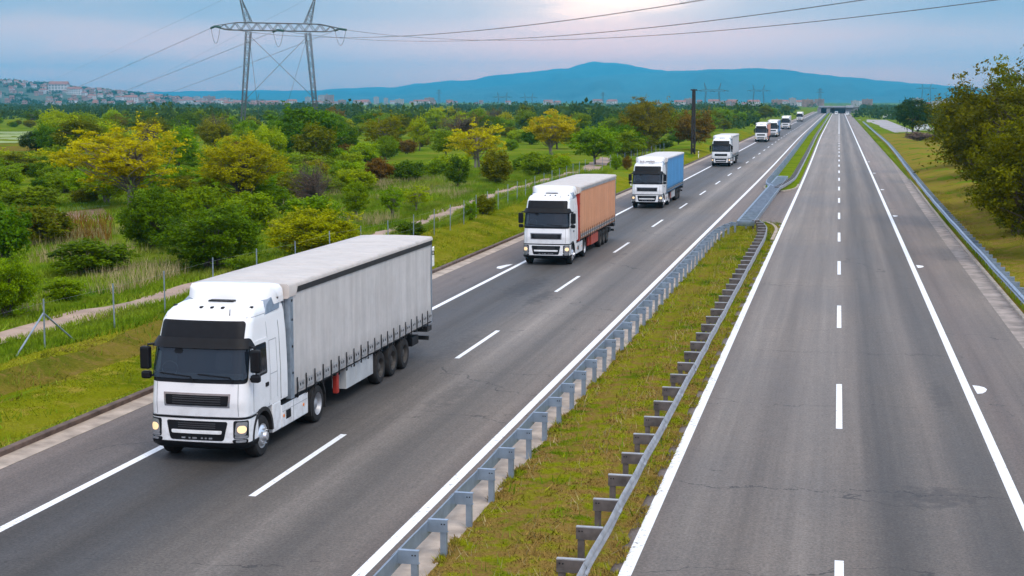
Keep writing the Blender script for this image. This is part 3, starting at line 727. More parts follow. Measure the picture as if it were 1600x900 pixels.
        mb = MB(); a, b = sorted((g * 1.25, g * 1.272)); mb.box(a, b, 3.25, 3.58, .60, .82); mb.box(a - .3 if g > 0 else a, b if g > 0 else b + .3, 2.96, 4.9, 1.022, 1.06); mb.build('tank_step', BK, sk)
        mb = MB()
        for yy in (3.08, 4.55): mb.tube([(g * 1.26, yy, .72), (g * 1.275, yy, .72)], .045, 10)
        mb.build('marker_lamp', M['amber'], sk)
        mb = MB(); mb.box(*sorted((g * 1.26, g * 1.27)), 3.0, 4.85, .835, .845); mb.box(*sorted((g * 1.262, g * 1.27)), 3.78, 3.795, .44, 1.0); mb.build('skirt_seam', M['seam'], sk)
        mb = MB(); a, b = sorted((g * .62, g * 1.27)); half_ring(mb, a, b, 5.72, .54, .58, .63, -25, 165); mb.box(a, b, 6.30, 6.33, .30, .75); mb.build('fender', M['steel_dark'], root, auto=40)
        # extender fin and the translucent deflector flank
        mb = MB(); side(mb, 2.45, 2.90, 1.22, 3.55, .010, .03); mb.build('side_fairing', W, root, auto=40)
        mb = MB(); side(mb, 2.425, 2.445, 1.2, 3.55, .004); mb.build('side_seam', M['steel_dark'], cabo)
        if wing:
            mb = MB(); mb.add([(g * 1.17, 1.66, 3.46), (g * 1.13, 1.85, 3.70), (g * 1.10, 2.30, 3.86), (g * 1.14, 2.72, 3.86), (g * 1.19, 2.6, 3.52),
                               (g * .9, 1.66, 3.46), (g * .9, 1.85, 3.70), (g * .9, 2.30, 3.86), (g * .9, 2.72, 3.86), (g * .9, 2.6, 3.52)],
                              [(0, 1, 2, 3, 4), (9, 8, 7, 6, 5)] + [(i, (i + 1) % 5, 5 + (i + 1) % 5, 5 + i) for i in range(5)]); mb.build('fairing_panel', M['fairing'], root, bevel=.015)
        wheel(root, g * 1.25, 1.37, g, .515, M['rim'], front=True)
        wheel(root, g * 1.25, 5.72, g, .515, M['rim_grey'], dual=True)
        for yy in (11.55, 12.9, 14.25): wheel(root, g * 1.26, yy, g, .51, M['rim_dark'])
    # roof deflector, lofted over nine stations
    mb = MB(); rows = []
    for xx, kz, dy in ((-1.17, .30, .75), (-1.15, .72, .50), (-1.06, .92, .25), (-.8, .99, .06), (0, 1., 0), (.8, .99, .06), (1.06, .92, .25), (1.15, .72, .50), (1.17, .30, .75)):
        dy *= .8; pr_ = [(1.90 + dy, -.02), (1.92 + dy, .10), (1.96 + dy, .28), (2.03 + dy * .9, .43), (2.18 + dy * .7, .505), (2.45, .50), (2.94, .46), (2.95, .0)]
        rows.append([(xx, y, 3.66 + z * kz) for y, z in pr_])
    mb.grid(rows); mb.add(rows[0], [tuple(range(8))]); mb.add(rows[-1], [tuple(range(8))[::-1]]); mb.grid([[r[-1] for r in rows], [r[0] for r in rows]])
    mb.build('roof_deflector', W, root, auto=45, bevel=.03)
    mb = MB(); mb.box(-.33, .33, 1.62, 1.86, 3.74, 3.80); mb.build('roof_vent', BK, root, bevel=.02)
    for xx in (-1.0, -.22, .06, .34, 1.0):
        mb = MB(); yb_ = .92 + (.22 if abs(xx) > .9 else 0); mb.box(xx - .04, xx + .04, yb_, yb_ + .12, 3.64, 3.735); mb.build('marker_lamp', BK, root, bevel=.02)
    if horns:
        for xx in (-.6, .25):
            mb = MB(); mb.tube([(xx, 1.0, 3.80), (xx, .72, 3.82), (xx, .60, 3.82)], [.03, .05, .09], 10); mb.tube([(xx + .22, 1.0, 3.80), (xx + .22, .72, 3.82), (xx + .22, .60, 3.82)], [.03, .05, .09], 10); mb.build('roof_horn', M['rim'], root)
        mb = MB(); mb.tube([(-1.0, .85, 3.74), (1.0, .85, 3.74)], .03, 8); mb.build('light_bar', M['rim'], root)
    else:
        mb = MB(); mb.tube([(.62, .70, 3.40), (.66, .66, 3.72)], .012, 5); mb.build('aerial', BK, root)
    # chassis under cab and trailer
    mb = MB(); mb.box(-.89, .89, .95, 2.5, .5, 1.166); mb.box(-.45, -.33, 1, 6.9, .62, .92); mb.box(.33, .45, 1, 6.9, .62, .92); mb.box(-.78, .78, 2.65, 4.8, .5, .95); mb.box(-.55, .55, 5.1, 6.4, .92, 1.06)
    mb.box(-.6, -.45, 4.6, 17.3, .80, 1.06); mb.box(.45, .6, 4.6, 17.3, .80, 1.06)
    for yy in (5.72, 11.55, 12.9, 14.25): mb.box(-.95, .95, yy - .08, yy + .08, .43, .59)
    for k in np.arange(4.6, 17.2, 1.4): mb.box(-1.2, 1.2, k, k + .08, .98, 1.07)
    mb.box(-1.24, 1.24, 3.92, 17.55, 1.065, 1.14)
    mb.build('chassis', M['steel_dark'], root)
    y0, y1 = 3.86, 17.6; xw = 1.275
    # curtains
    for g in (-1, 1):
        mb = MB(); ys = np.linspace(y0 + .26, y1 - .10, 130); zs = np.concatenate([[1.13, 1.2, 1.3, 1.42], np.linspace(1.6, 3.86, 12)])
        ph = g * 1.7 + X
        rows = []
        for z in zs:
            a = math.sin(min(1, (z - 1.13) / 2.7) * math.pi)
            rows.append([(g * (xw + .004 + .010 * a * (math.sin(y * 2.1 + ph) + .6 * math.sin(y * 5.3 + z * .8 + ph) + .4 * math.sin(y * 11 + z * 2.3)) + (.012 * math.sin(y * 4.7 * 2) if z < 1.45 else 0)), y, z) for y in ys])
        mb.grid(rows); cur = mb.build('curtain', tarp_m, root, smooth=True)
        if detail >= 3 or (detail == 2 and g > 0):
            for k, yy in enumerate(np.arange(y0 + .42, y1 - .3, .665)):
                mb = MB(); a, b = sorted((g * (xw + .03), g * (xw + .044))); mb.box(a, b, yy, yy + .05, 1.06, 1.56); mb.box(a, b, yy - .03, yy + .08, 1.02, 1.08)
                mb.build('curtain_strap', BK, cur)
                mb = MB(); a, b = sorted((g * (xw + .03), g * (xw + .04))); mb.box(a, b, yy + .12, yy + .56, 1.22, 1.42)
                c_ = g * (xw + .04)
                for o_ in (.24, .42): mb.box(*sorted((c_, c_ + g * .006)), yy + o_ - .03, yy + o_ + .03, 1.30, 1.37, 1)
                mb.build('strap_buckle', [M['plate_grey'], BK], cur)
        elif detail == 2: pass
        mb = MB(); a, b = sorted((g * (xw - .05), g * (xw + .034))); mb.box(a, b, y0 + .42, y1 - .02, 3.80, 3.95); mb.build('top_rail', M['steel_dark'] if frame_m is None else frame_m, root)
        mb = MB(); a, b = sorted((g * (xw - .12), g * (xw + .03))); mb.box(a, b, y0 + .0, y0 + .24, 1.06, 3.94)
        for zz in (1.7, 2.4, 3.1, 3.6): mb.box(*sorted((g * (xw + .03), g * (xw + .045))), y0 + .10, y0 + .17, zz, zz + .06, 1)
        mb.build('corner_pillar', [head_m if head_m is not M['white'] else M['pillar'], BK], root, bevel=.02)
        mb = MB(); a, b = sorted((g * (xw - .1), g * (xw + .012))); mb.box(a, b, y1 - .09, y1 + .02, 1.06, 3.93); mb.build('corner_pillar', M['pillar'], root)
        mb = MB(); a, b = sorted((g * .75, g * 1.2)); mb.box(a, b, 8.35, 9.25, .42, 1.04); mb.box(a, b, 9.265, 10.95, .42, 1.04); mb.build('side_locker', under_m, root, bevel=.012)
        mb = MB(); mb.box(*sorted((g * 1.02, g * 1.17)), 7.62, 7.80, .42, 1.02); mb.build('extinguisher_box', M['red_box'], root, bevel=.03)
        mb = MB(); mb.box(*sorted((g * .7, g * .82)), 6.85, 7.0, .25, 1.05); mb.box(*sorted((g * .66, g * .86)), 6.78, 7.07, .25, .29); mb.build('landing_leg', M['steel_dark'], root)
        mb = MB(); mb.box(*sorted((g * .85, g * 1.2)), 15.35, 16.15, .55, .85); mb.build('tool_box', BK, root, bevel=.03)
        mb = MB(); mb.box(*sorted((g * .8, g * 1.26)), 17.05, 17.62, .80, .98); mb.build('tail_lamp', M['steel_dark'], root)
    mb = MB(); mb.box(-1.22, 1.22, 17.3, 17.42, .48, .62); mb.box(-.55, -.47, 17.3, 17.4, .62, .98); mb.box(.47, .55, 17.3, 17.4, .62, .98); mb.build('underrun_bar', M['steel_dark'], root)
    mb = MB(); mb.box(-1.15, 1.15, y0 - .02, y0 + .1, 1.08, 3.70); mb.build('headboard', head_m, root, bevel=.015)
    mb = MB(); mb.box(-1.2, 1.2, y1 - .06, y1, 1.1, 3.92); mb.build('rear_door', M['locker'], root)
    # roof tarpaulin draped over the bows with a front lip
    mb = MB(); rows = []
    ys = np.linspace(y0 - .06, y1 + .04, 110)
    for y in ys:
        sag = .018 * abs(math.sin((y - y0) * math.pi / 1.15)) + .012 * math.sin(y * 7.3)
        rows.append([(x, y, z) for x, z in ((-1.315, 3.86), (-1.318, 4.02), (-1.27, 4.075), (-.7, 4.10 - sag), (0, 4.11 - sag * 1.3), (.7, 4.10 - sag), (1.27, 4.075), (1.318, 4.02 + .008 * math.sin(y * 3.1)), (1.315, 3.95 if y > y0 + .5 else 3.74), (1.29, 3.95 if y > y0 + .5 else 3.74))])
    lip = [(x, y0 - .075, 3.70 + .025 * math.sin(x * 5)) for x in (-1.30, -1.28, -1.2, -.7, 0, .7, 1.2, 1.25, 1.28, 1.28)]
    mb.grid([lip] + rows); mb.add(rows[-1], [tuple(range(10))]); mb.build('trailer_roof', roof_m, root, auto=50)
    # everything behind the cab sits half a metre closer to it than drawn above
    for ch in children(root):
        nm = ch.name.split('.')[0]
        if nm == 'wheel': ch.location.y = -.25 if min(v.co.y for v in ch.data.vertices) < 2 else -.5
        elif nm == 'wheel_arch': ch.location.y = -.25
        elif nm in ('chassis', 'curtain', 'top_rail', 'corner_pillar', 'side_locker', 'extinguisher_box', 'landing_leg', 'tool_box', 'tail_lamp', 'underrun_bar', 'rear_door', 'headboard', 'trailer_roof', 'side_skirt', 'fender'): ch.location.y = -.5
        if nm in ('curtain', 'top_rail', 'corner_pillar', 'headboard', 'trailer_roof') and ch.location.y:
            for v in ch.data.vertices:      # and the front of the body reaches a little further forward
                v.co.y -= .32 * max(0., (17.6 - v.co.y) / 13.74)
            for sub in children(ch):
                sub.location.y = -.32 * max(0., (17.6 - sub.data.vertices[0].co.y) / 13.74)
    return root
_pc = {}
def plain_cached(n, *a, **k):
    if n not in _pc: _pc[n] = plain(n, *a, **k)
    return _pc[n]

T_grey = tarp('grey_tarpaulin', (.50, .475, .45), .13); T_orange = tarp('faded_orange_tarpaulin', (.60, .27, .135), .10); T_blue = tarp('blue_tarpaulin', (.055, .25, .50), .14); T_white = tarp('off_white_tarpaulin', (.50, .47, .46), .08)
T_orange2 = tarp('pinkish_orange_tarpaulin', (.60, .26, .16), .08); T_blue2 = tarp('slate_blue_tarpaulin', (.10, .22, .42), .1)
Rf = tarp('beige_roof_tarpaulin', (.50, .455, .415), .07); Rw = tarp('white_roof_tarpaulin', (.56, .535, .51), .05)
lorry(-15.02, 33.0, 'white lorry with a grey curtain trailer, largest and first of the convoy', T_grey, Rf, M['pillar'], None, M['locker'], 3)
lorry(-15.15, 78.6, 'white lorry with a faded orange curtain trailer and red headboard, second in the convoy', T_orange, Rf, M['red_box'], M['galv_dull'], M['brick_red'], 3)
lorry(-15.2, 122.8, 'white lorry with a bright blue curtain trailer and horns on the cab roof', T_blue, Rw, M['white'], T_blue2, M['locker'], 3, horns=True)
lorry(-15.35, 204.6, 'white lorry with an off white trailer behind the blue trailer lorry', T_white, Rw, M['white'], M['galv_dull'], M['locker'], 2)
lorry(-16.2, 329., 'lorry with a pinkish orange trailer and glowing headlights, in front of the smaller blue trailer', T_orange2, Rf, M['red_box'], M['galv_dull'], M['brick_red'], 1)
lorry(-15.8, 377., 'small distant lorry with a slate blue trailer just behind the pinkish orange trailer', T_blue2, Rw, M['white'], T_blue2, M['locker'], 1)
lorry(-16.2, 481., 'small distant white lorry between the slate blue trailer and the last lorry', T_white, Rw, M['white'], M['galv_dull'], M['locker'], 1)
lorry(-16.4, 664., 'farthest and smallest white lorry, alone at the end of the convoy', T_white, Rw, M['white'], M['galv_dull'], M['locker'], 1)
# ------------------------------------------------------------------ plants
def unit(v): return v / np.maximum(np.linalg.norm(v, axis=-1, keepdims=True), 1e-9)
def leaf_quads(rs, C, out, size, aspect=.55):
    """one small four-cornered leaf spray at every row of C"""
    n = len(C); nrm = unit(out * .55 + unit(rs.normal(size=(n, 3))) * .9); t = unit(np.cross(nrm, rs.normal(size=(n, 3)))); b = np.cross(nrm, t)
    s = (size * rs.uniform(.55, 1.35, n))[:, None]
    V = np.stack([C - t * s, C + b * s * aspect, C + t * s, C - b * s * aspect], 1).reshape(-1, 3)
    return V, np.arange(4 * n).reshape(-1, 4)
def clump_field(rs, n, rx, z0, z1, shell, wob):
    """clump centres through an uneven rounded crown"""
    d = unit(rs.normal(size=(n * 3, 3))); d = d[:n]
    r = shell + (1 - shell) * rs.uniform(0, 1, n) ** .5; r *= rs.uniform(.8, 1.0, n)
    ph = rs.uniform(0, 6.28, 6)
    az = np.arctan2(d[:, 1], d[:, 0]); k = 1 + wob * (np.sin(2 * az + ph[0]) * .6 + np.sin(3 * az + 3 * d[:, 2] + ph[1]) * .6 + np.sin(5 * az - 4 * d[:, 2] + ph[2]) * .5)
    P = d * (r * k)[:, None]
    zc = (z0 + z1) / 2; P[:, 0] *= rx; P[:, 1] *= rx; P[:, 2] = zc + P[:, 2] * (z1 - z0) / 2
    return P, d
def limb(mb, a, b, r0, r1, rs, n=5, seg=4, bend=.12):
    a = np.array(a, float); b = np.array(b, float); L = np.linalg.norm(b - a); pts = []
    off = rs.normal(size=3) * L * bend
    for i in range(seg + 1):
        t = i / seg; pts.append(a + (b - a) * t + off * math.sin(t * math.pi))
    mb.tube(pts, [r0 + (r1 - r0) * i / seg for i in range(seg + 1)], n)
PROTO = {}
def proto(name, seed, n=120, per=55, z0=.0, z1=1., shell=.55, wob=.16, cr=.10, leaf=.020, flat=.75, limbs=12, trunk=.022, pale=False, sprigs=0, multi=1, aspect=.55):
    rs = np.random.default_rng(seed)
    C, d = clump_field(rs, n, .44, z0 + cr * .4, z1 - cr * .5, shell, wob)
    if z0 < .06: C[:, 2] = np.where(C[:, 2] < .12, rs.uniform(.04, .3, n), C[:, 2])
    cs = cr * rs.uniform(.6, 1.35, n); ct = rs.uniform(.1, .9, n)
    idx = np.repeat(np.arange(n), per)
    o = unit(rs.normal(size=(n * per, 3))) * (rs.uniform(0, 1, n * per) ** .45)[:, None]
    P = C[idx] + o * cs[idx][:, None] * np.array([1, 1, flat])
    out = unit(P - np.array([0, 0, (z0 + z1) * .42])) * .7 + np.array([0, 0, .75]) + o * .4
    tint = np.clip(ct[idx] * .72 + rs.uniform(0, .42, n * per) - .05, 0, 1)
    if sprigs:      # long shoots breaking the outline
        S = C[rs.integers(0, n, sprigs)]; dirs = unit(unit(S - np.array([0, 0, .45])) + np.array([0, 0, .45]) + rs.normal(size=(sprigs, 3)) * .35)
        m = 16; tt = np.tile(np.linspace(.2, 1, m), sprigs); si = np.repeat(np.arange(sprigs), m); ln = rs.uniform(.10, .22, sprigs)
        SP = S[si] + dirs[si] * (tt * ln[si])[:, None] + rs.normal(size=(sprigs * m, 3)) * .012
        P = np.concatenate([P, SP]); out = np.concatenate([out, dirs[si]]); tint = np.concatenate([tint, np.clip(rs.uniform(.3, 1, sprigs * m), 0, 1)])
    keep = P[:, 2] > .01
    P, out, tint = P[keep], out[keep], tint[keep]
    V, Q = leaf_quads(rs, P, out, leaf, aspect)
    crown = np_mesh('crown', V, Q, FOL['mid'], tint)
    mb = MB(); zb = max(z0 + .06, .12)
    for s in range(multi):
        bx, by = (0, 0) if multi == 1 else rs.normal(size=2) * .04
        top = (bx + rs.normal() * .04, by + rs.normal() * .04, z0 + (z1 - z0) * .55)
        limb(mb, (bx, by, -.03), top, trunk, trunk * .35, rs, 6, 6, .05)
        order = rs.permutation(n)[:limbs]
        for i in order:
            t = rs.uniform(.25, .95); base = np.array([bx, by, 0]) * (1 - t) + np.array(top) * t
            if base[2] > C[i][2]: base[2] = max(zb * .6, C[i][2] * .75)
            limb(mb, base, C[i] * .96 + base * .04, trunk * .42, trunk * .08, rs, 4, 4, .10)
    o_ = mb.build('trunk', M['bark_pale' if pale else 'bark']); tm = o_.data; bpy.data.objects.remove(o_)
    PROTO[name] = (crown, tm)
for i in range(3): proto(f'bush{i}', 20 + i, 110, 52, .0, .97, .45, .18, .13, .030, .8, 8, .018, multi=3, sprigs=26)
for i in range(3): proto(f'tree{i}', 30 + i, 130, 55, .16, 1., .5, .17, .105, .024, .75, 14, .024, sprigs=16)
for i in range(2): proto(f'open{i}', 40 + i, 105, 46, .22, 1., .35, .26, .085, .021, .55, 34, .020, pale=True, sprigs=24, multi=2)
for i in range(2): proto(f'bare{i}', 50 + i, 130, 16, .10, 1., .35, .22, .09, .014, .8, 95, .018, sprigs=30, multi=3, aspect=.25)
proto('big0', 61, 260, 70, .10, .98, .45, .20, .075, .0125, .7, 46, .017, sprigs=60, multi=3)
proto('big1', 62, 250, 66, .14, 1., .40, .24, .072, .0120, .6, 60, .016, sprigs=80, multi=2)
proto('yellow_big', 64, 230, 62, .20, 1., .35, .26, .062, .0125, .5, 70, .017, pale=True, sprigs=60, multi=2)
proto('lime_big', 65, 240, 60, .18, 1., .4, .24, .066, .0130, .55, 60, .017, sprigs=60, multi=3)
proto('bush_big', 66, 230, 80, .0, .95, .45, .2, .085, .0165, .8, 24, .014, multi=4, sprigs=60)
proto('bush_big2', 67, 220, 80, .0, .97, .42, .22, .080, .0160, .8, 24, .014, multi=4, sprigs=90)
proto('round0', 68, 170, 70, .10, 1., .62, .08, .10, .018, .85, 14, .026, sprigs=20)

COLOR_WORD = {'dark': 'dark green', 'mid': 'mid green', 'bright': 'bright green', 'yellow': 'yellow', 'lime': 'yellow green', 'olive': 'olive', 'rust': 'rusty brown', 'brown': 'bare brown', 'ochre': 'ochre green', 'straw': 'straw coloured'}
PLACED = []
def plant(name, cat, pr, kind, x, y, w_, h_, label, group=None, z=None, wy=None):
    zz = Z(x, y) if z is None else z
    root = empty(name, (x, y, zz - .03), label, cat, group, rz=random.uniform(0, 6.28))
    cm, tm = PROTO[pr]
    for nm, me, mt in (('trunk' if name.endswith('tree') else 'stem', tm, None), ('crown', cm, FOL[kind])):
        o = bpy.data.objects.new(nm, me); link(o, root); o.scale = (w_, wy or w_, h_)
        if mt: o.material_slots[0].link = 'OBJECT'; o.material_slots[0].material = mt
    PLACED.append((x, y, w_ * .5)); return root
def at_px(px, base, width, top, z=.7):
    x, y = gp(px, base, z); fw = -math.sin(PS) * x + math.cos(PS) * y
    return x, y, width * fw / F, far(px, top, fw)[2] - z
# (name, category, prototype, leaf colour, px, base, width, top, label)
TREES = [
 ('tree', 'tree', 'yellow_big', 'yellow', 195, 326, 205, 197, 'big yellow tree with pale branches showing, biggest of the yellow trees'),
 ('tree', 'tree', 'lime_big', 'lime', 380, 325, 165, 212, 'broad yellow green tree with an open crown standing below the pylon'),
 ('shrub', 'shrub', 'bush_big', 'dark', 238, 392, 118, 283, 'tall dark green shrub in front of the big yellow tree'),
 ('shrub', 'shrub', 'bush2', 'mid', 322, 360, 85, 288, 'mid green shrub between the tall dark shrub and the yellow green tree'),
 ('shrub', 'shrub', 'bush_big2', 'dark', 335, 424, 170, 318, 'wide dark green shrub just above the roof of the grey trailer'),
 ('shrub', 'shrub', 'bush0', 'dark', 140, 428, 135, 369, 'low dark shrub beside the patch of dry brown stalks'),
 ('shrub', 'shrub', 'bush1', 'dark', 8, 405, 90, 312, 'dark green shrub cut by the edge of the picture, above the dirt track'),
 ('shrub', 'shrub', 'bush_big2', 'mid', 14, 498, 105, 398, 'green shrub at the edge of the picture beside the dirt track'),
 ('shrub', 'shrub', 'bush0', 'mid', 100, 470, 70, 432, 'small green shrub on the grass between track and dark shrubs'),
 ('shrub', 'shrub', 'bush1', 'mid', 45, 325, 100, 288, 'low wide mid green shrub behind the strip of young crop'),
 ('tree', 'tree', 'round0', 'deep', 56, 238, 50, 202, 'round very dark tree standing alone by the pale field'),
 ('tree', 'tree', 'tree0', 'olive', 127, 250, 82, 187, 'olive tree beyond the big yellow tree, next to the round dark tree'),
 ('tree', 'tree', 'bare0', 'brown', 338, 226, 50, 174, 'leafless reddish brown tree by the foot of the pylon'),
 ('tree', 'tree', 'tree1', 'mid', 278, 270, 75, 198, 'mid green tree peeping out behind the big yellow tree'),
 ('tree', 'tree', 'bare1', 'rust', 235, 235, 45, 183, 'rusty brown tree above the crown of the big yellow tree'),
 ('tree', 'tree', 'tree2', 'dark', 478, 252, 118, 168, 'tall dark tree behind the second leg of the pylon'),
 ('tree', 'tree', 'tree0', 'olive', 492, 262, 78, 196, 'olive tree in front of the tall dark tree at the pylon'),
 ('tree', 'tree', 'tree1', 'bright', 420, 262, 60, 200, 'light green tree between the two legs of the pylon'),
 ('tree', 'tree', 'bare1', 'brown', 486, 336, 85, 240, 'half bare brown tree with many thin stems at the meadow edge'),
 ('shrub', 'shrub', 'bush_big', 'lime', 492, 402, 145, 318, 'bright yellow green shrub behind the roof of the grey trailer'),
 ('tree', 'tree', 'tree2', 'mid', 556, 345, 44, 284, 'slim young green tree next to the half bare brown tree'),
 ('shrub', 'shrub', 'open0', 'mid', 612, 340, 48, 290, 'small loose shrub in the meadow, nearer the half bare tree'),
 ('shrub', 'shrub', 'open1', 'bright', 650, 330, 52, 290, 'small loose shrub in the meadow, nearer the dirt track'),
 ('tree', 'tree', 'tree0', 'dark', 715, 297, 44, 244, 'small round dark tree alone in the meadow by the track'),
 ('shrub', 'shrub', 'bush0', 'olive', 776, 288, 56, 232, 'olive bush at the far side of the meadow beside the track'),
 ('shrub', 'shrub', 'bush1', 'mid', 842, 276, 60, 236, 'green bush next to the bend of the dirt track'),
 ('shrub', 'shrub', 'bush2', 'bright', 878, 268, 32, 240, 'bright little bush between track bend and green trees'),
 ('tree', 'tree', 'open1', 'yellow', 745, 262, 98, 193, 'yellow tree in the middle distance with olive bush below it'),
 ('tree', 'tree', 'open0', 'yellow', 862, 244, 96, 174, 'yellow tree farthest along the valley, before the tall olive tree'),
 ('tree', 'tree', 'big0', 'ochre', 1010, 236, 100, 151, 'tall ochre green tree rising above the blue trailer'),
 ('tree', 'tree', 'tree1', 'rust', 1085, 234, 64, 172, 'rusty brown round tree behind the dark lattice mast'),
 ('tree', 'tree', 'tree2', 'mid', 930, 258, 82, 198, 'mid green tree left of the tall ochre green tree'),
 ('tree', 'tree', 'tree0', 'mid', 978, 252, 70, 205, 'mid green tree just under the tall ochre green tree'),
 ('shrub', 'shrub', 'bush0', 'mid', 540, 290, 60, 250, 'green hedge bush at the far edge of the meadow, beside the half bare tree'),
 ('shrub', 'shrub', 'bush1', 'rust', 592, 287, 48, 247, 'rusty hedge bush at the far edge of the meadow'),
 ('shrub', 'shrub', 'bush2', 'dark', 636, 286, 58, 250, 'dark hedge bush at the far edge of the meadow'),
 ('shrub', 'shrub', 'bush1', 'mid', 682, 280, 44, 250, 'green hedge bush right of the dark hedge bush'),
 ('tree', 'tree', 'bare0', 'rust', 722, 226, 90, 172, 'wide brown half bare tree on the skyline between the yellow trees'),
 ('tree', 'tree', 'round0', 'dark', 770, 218, 32, 180, 'small dark tree on the skyline right of the wide brown tree'),
 ('tree', 'tree', 'tree1', 'olive', 614, 216, 58, 183, 'low wide olive tree near the pale strip of field'),
 ('tree', 'tree', 'tree2', 'bright', 655, 236, 40, 184, 'bright green pointed tree near the pale strip of field'),
 ('tree', 'tree', 'round0', 'mid', 605, 250, 36, 210, 'round green tree below the low wide olive tree'),
 ('shrub', 'shrub', 'bush2', 'bright', 568, 255, 55, 222, 'bright green bush left of the round green tree'),
]
for nm, cat, pr, kind, px, b, wd_, tp, lab in TREES:
    x, y, w_, h_ = at_px(px, b, wd_, tp); plant(nm, cat, pr, kind, x, y, w_ * 1.08, h_ * 1.03, lab)
# the wild growth on the road fence, and the two clipped blocks by the far track
for px, b, wd_, tp, pr, kind, lab in [(757, 336, 44, 302, 'bush1', 'olive', 'dark tangled bush grown into the road fence'), (735, 345, 26, 312, 'bush0', 'mid', 'small bush leaning on the road fence'),
    (962, 266, 22, 240, 'bush2', 'mid', 'clipped green hedge block beside the road fence'), (979, 265, 18, 241, 'bush1', 'rust', 'reddish hedge block touching the clipped green one'), (640, 372, 60, 345, 'bush2', 'dark', 'dark low bush against the roof edge of the grey trailer')]:
    x, y, w_, h_ = at_px(px, b, wd_, tp); plant('shrub', 'shrub', pr, kind, x, y, w_, h_, lab)
# trees on the embankment at the right
for pr, kind, x, y, w_, h_, lab in [
    ('big1', 'slope', 11.4, 110, 12.6, 10.6, 'broad ochre green tree beside the barrier with boughs reaching over the slope'),
    ('big0', 'slope', 10.7, 87, 9.2, 8.4, 'nearest roadside tree on the grassy slope, cut by the edge of the picture'),
    ('big1', 'olive', 17.2, 140, 11.0, 12.0, 'tallest olive tree of the slope with loose twigs against the sky'),
    ('big0', 'slope', 16.6, 190, 14.0, 9.4, 'olive tree at the far end of the tree group on the slope'),
    ('big0', 'lime', 10.9, 98, 5.6, 4.8, 'small yellow green tree under the boughs of the broad ochre green tree'),
    ('big0', 'slope', 13.4, 124, 10.0, 8.6, 'olive tree just behind the broad ochre green tree'),
    ('bush_big', 'slope', 14.2, 100, 9.0, 8.0, 'dense olive tree behind the nearest roadside tree'),
    ('big1', 'slope', 14.2, 166, 10.5, 9.2, 'slim crowned olive tree reaching furthest toward the lay-by from the slope group'),
    ('bush0', 'olive', 11.2, 101, 3.2, 2.2, 'low olive bush at the foot of the broad ochre green tree'),
    ('bush1', 'slope', 12.2, 118, 4.0, 2.6, 'low dark bush behind the foot of the broad ochre green tree'),
    ('bush2', 'olive', 13.6, 140, 4.6, 3.0, 'olive bush in the gap between barrier and the tallest olive tree'),
    ('bush_big2', 'olive', 17.8, 160, 10.0, 7.0, 'dense dark olive tree between the tallest one and the far end of the group')]:
    plant('tree', 'tree', pr, kind, x, y, w_, h_, lab)
x, y = gp(1427, 206, .6); fw = -math.sin(PS) * x + math.cos(PS) * y
plant('tree', 'tree', 'round0', 'deep', x, y, 62 * fw / F, far(1427, 147, fw)[2] - .6, 'round dark green tree standing alone past the grassy slope', z=Z(x, y))
for k, (px, b, wd_, tp) in enumerate([(1436, 222, 46, 206), (1462, 226, 44, 207)]):
    x, y = gp(px, b, .8); fw = -math.sin(PS) * x + math.cos(PS) * y
    plant('shrub', 'shrub', 'bare1' if k else 'bush1', 'straw', x, y, wd_ * fw / F, 1.9, ['dry purplish brown thicket below the round dark tree', 'dry brown thicket beside the embankment trees'][k], z=Z(x, y))

# scrub and trees that fill the valley between the road and the town
MEADOW = [[(500, 345), (560, 318), (640, 300), (760, 279), (900, 268), (960, 262), (930, 275), (820, 315), (690, 360), (600, 385), (520, 380)],
          [(-60, 335), (30, 332), (150, 318), (175, 345), (160, 372), (40, 380), (-60, 395)], [(-80, 200), (95, 204), (100, 232), (30, 262), (-80, 262)], [(385, 196), (440, 198), (520, 205), (520, 216), (400, 214)], [(540, 194), (600, 194), (590, 206), (535, 206)], [(735, 243), (830, 238), (810, 252), (730, 258)]]
def inside(px, py, poly):
    r = False; j = len(poly) - 1
    for i in range(len(poly)):
        (x1, y1), (x2, y2) = poly[i], poly[j]
        if (y1 > py) != (y2 > py) and px < (x2 - x1) * (py - y1) / (y2 - y1) + x1: r = not r
        j = i
    return r
rs = np.random.default_rng(5); nfill = 0; tries = 0
def zone(px): return 'left of the pylon' if px < 375 else 'behind the pylon' if px < 505 else 'between pylon and lorries' if px < 930 else 'beside the distant lorries'
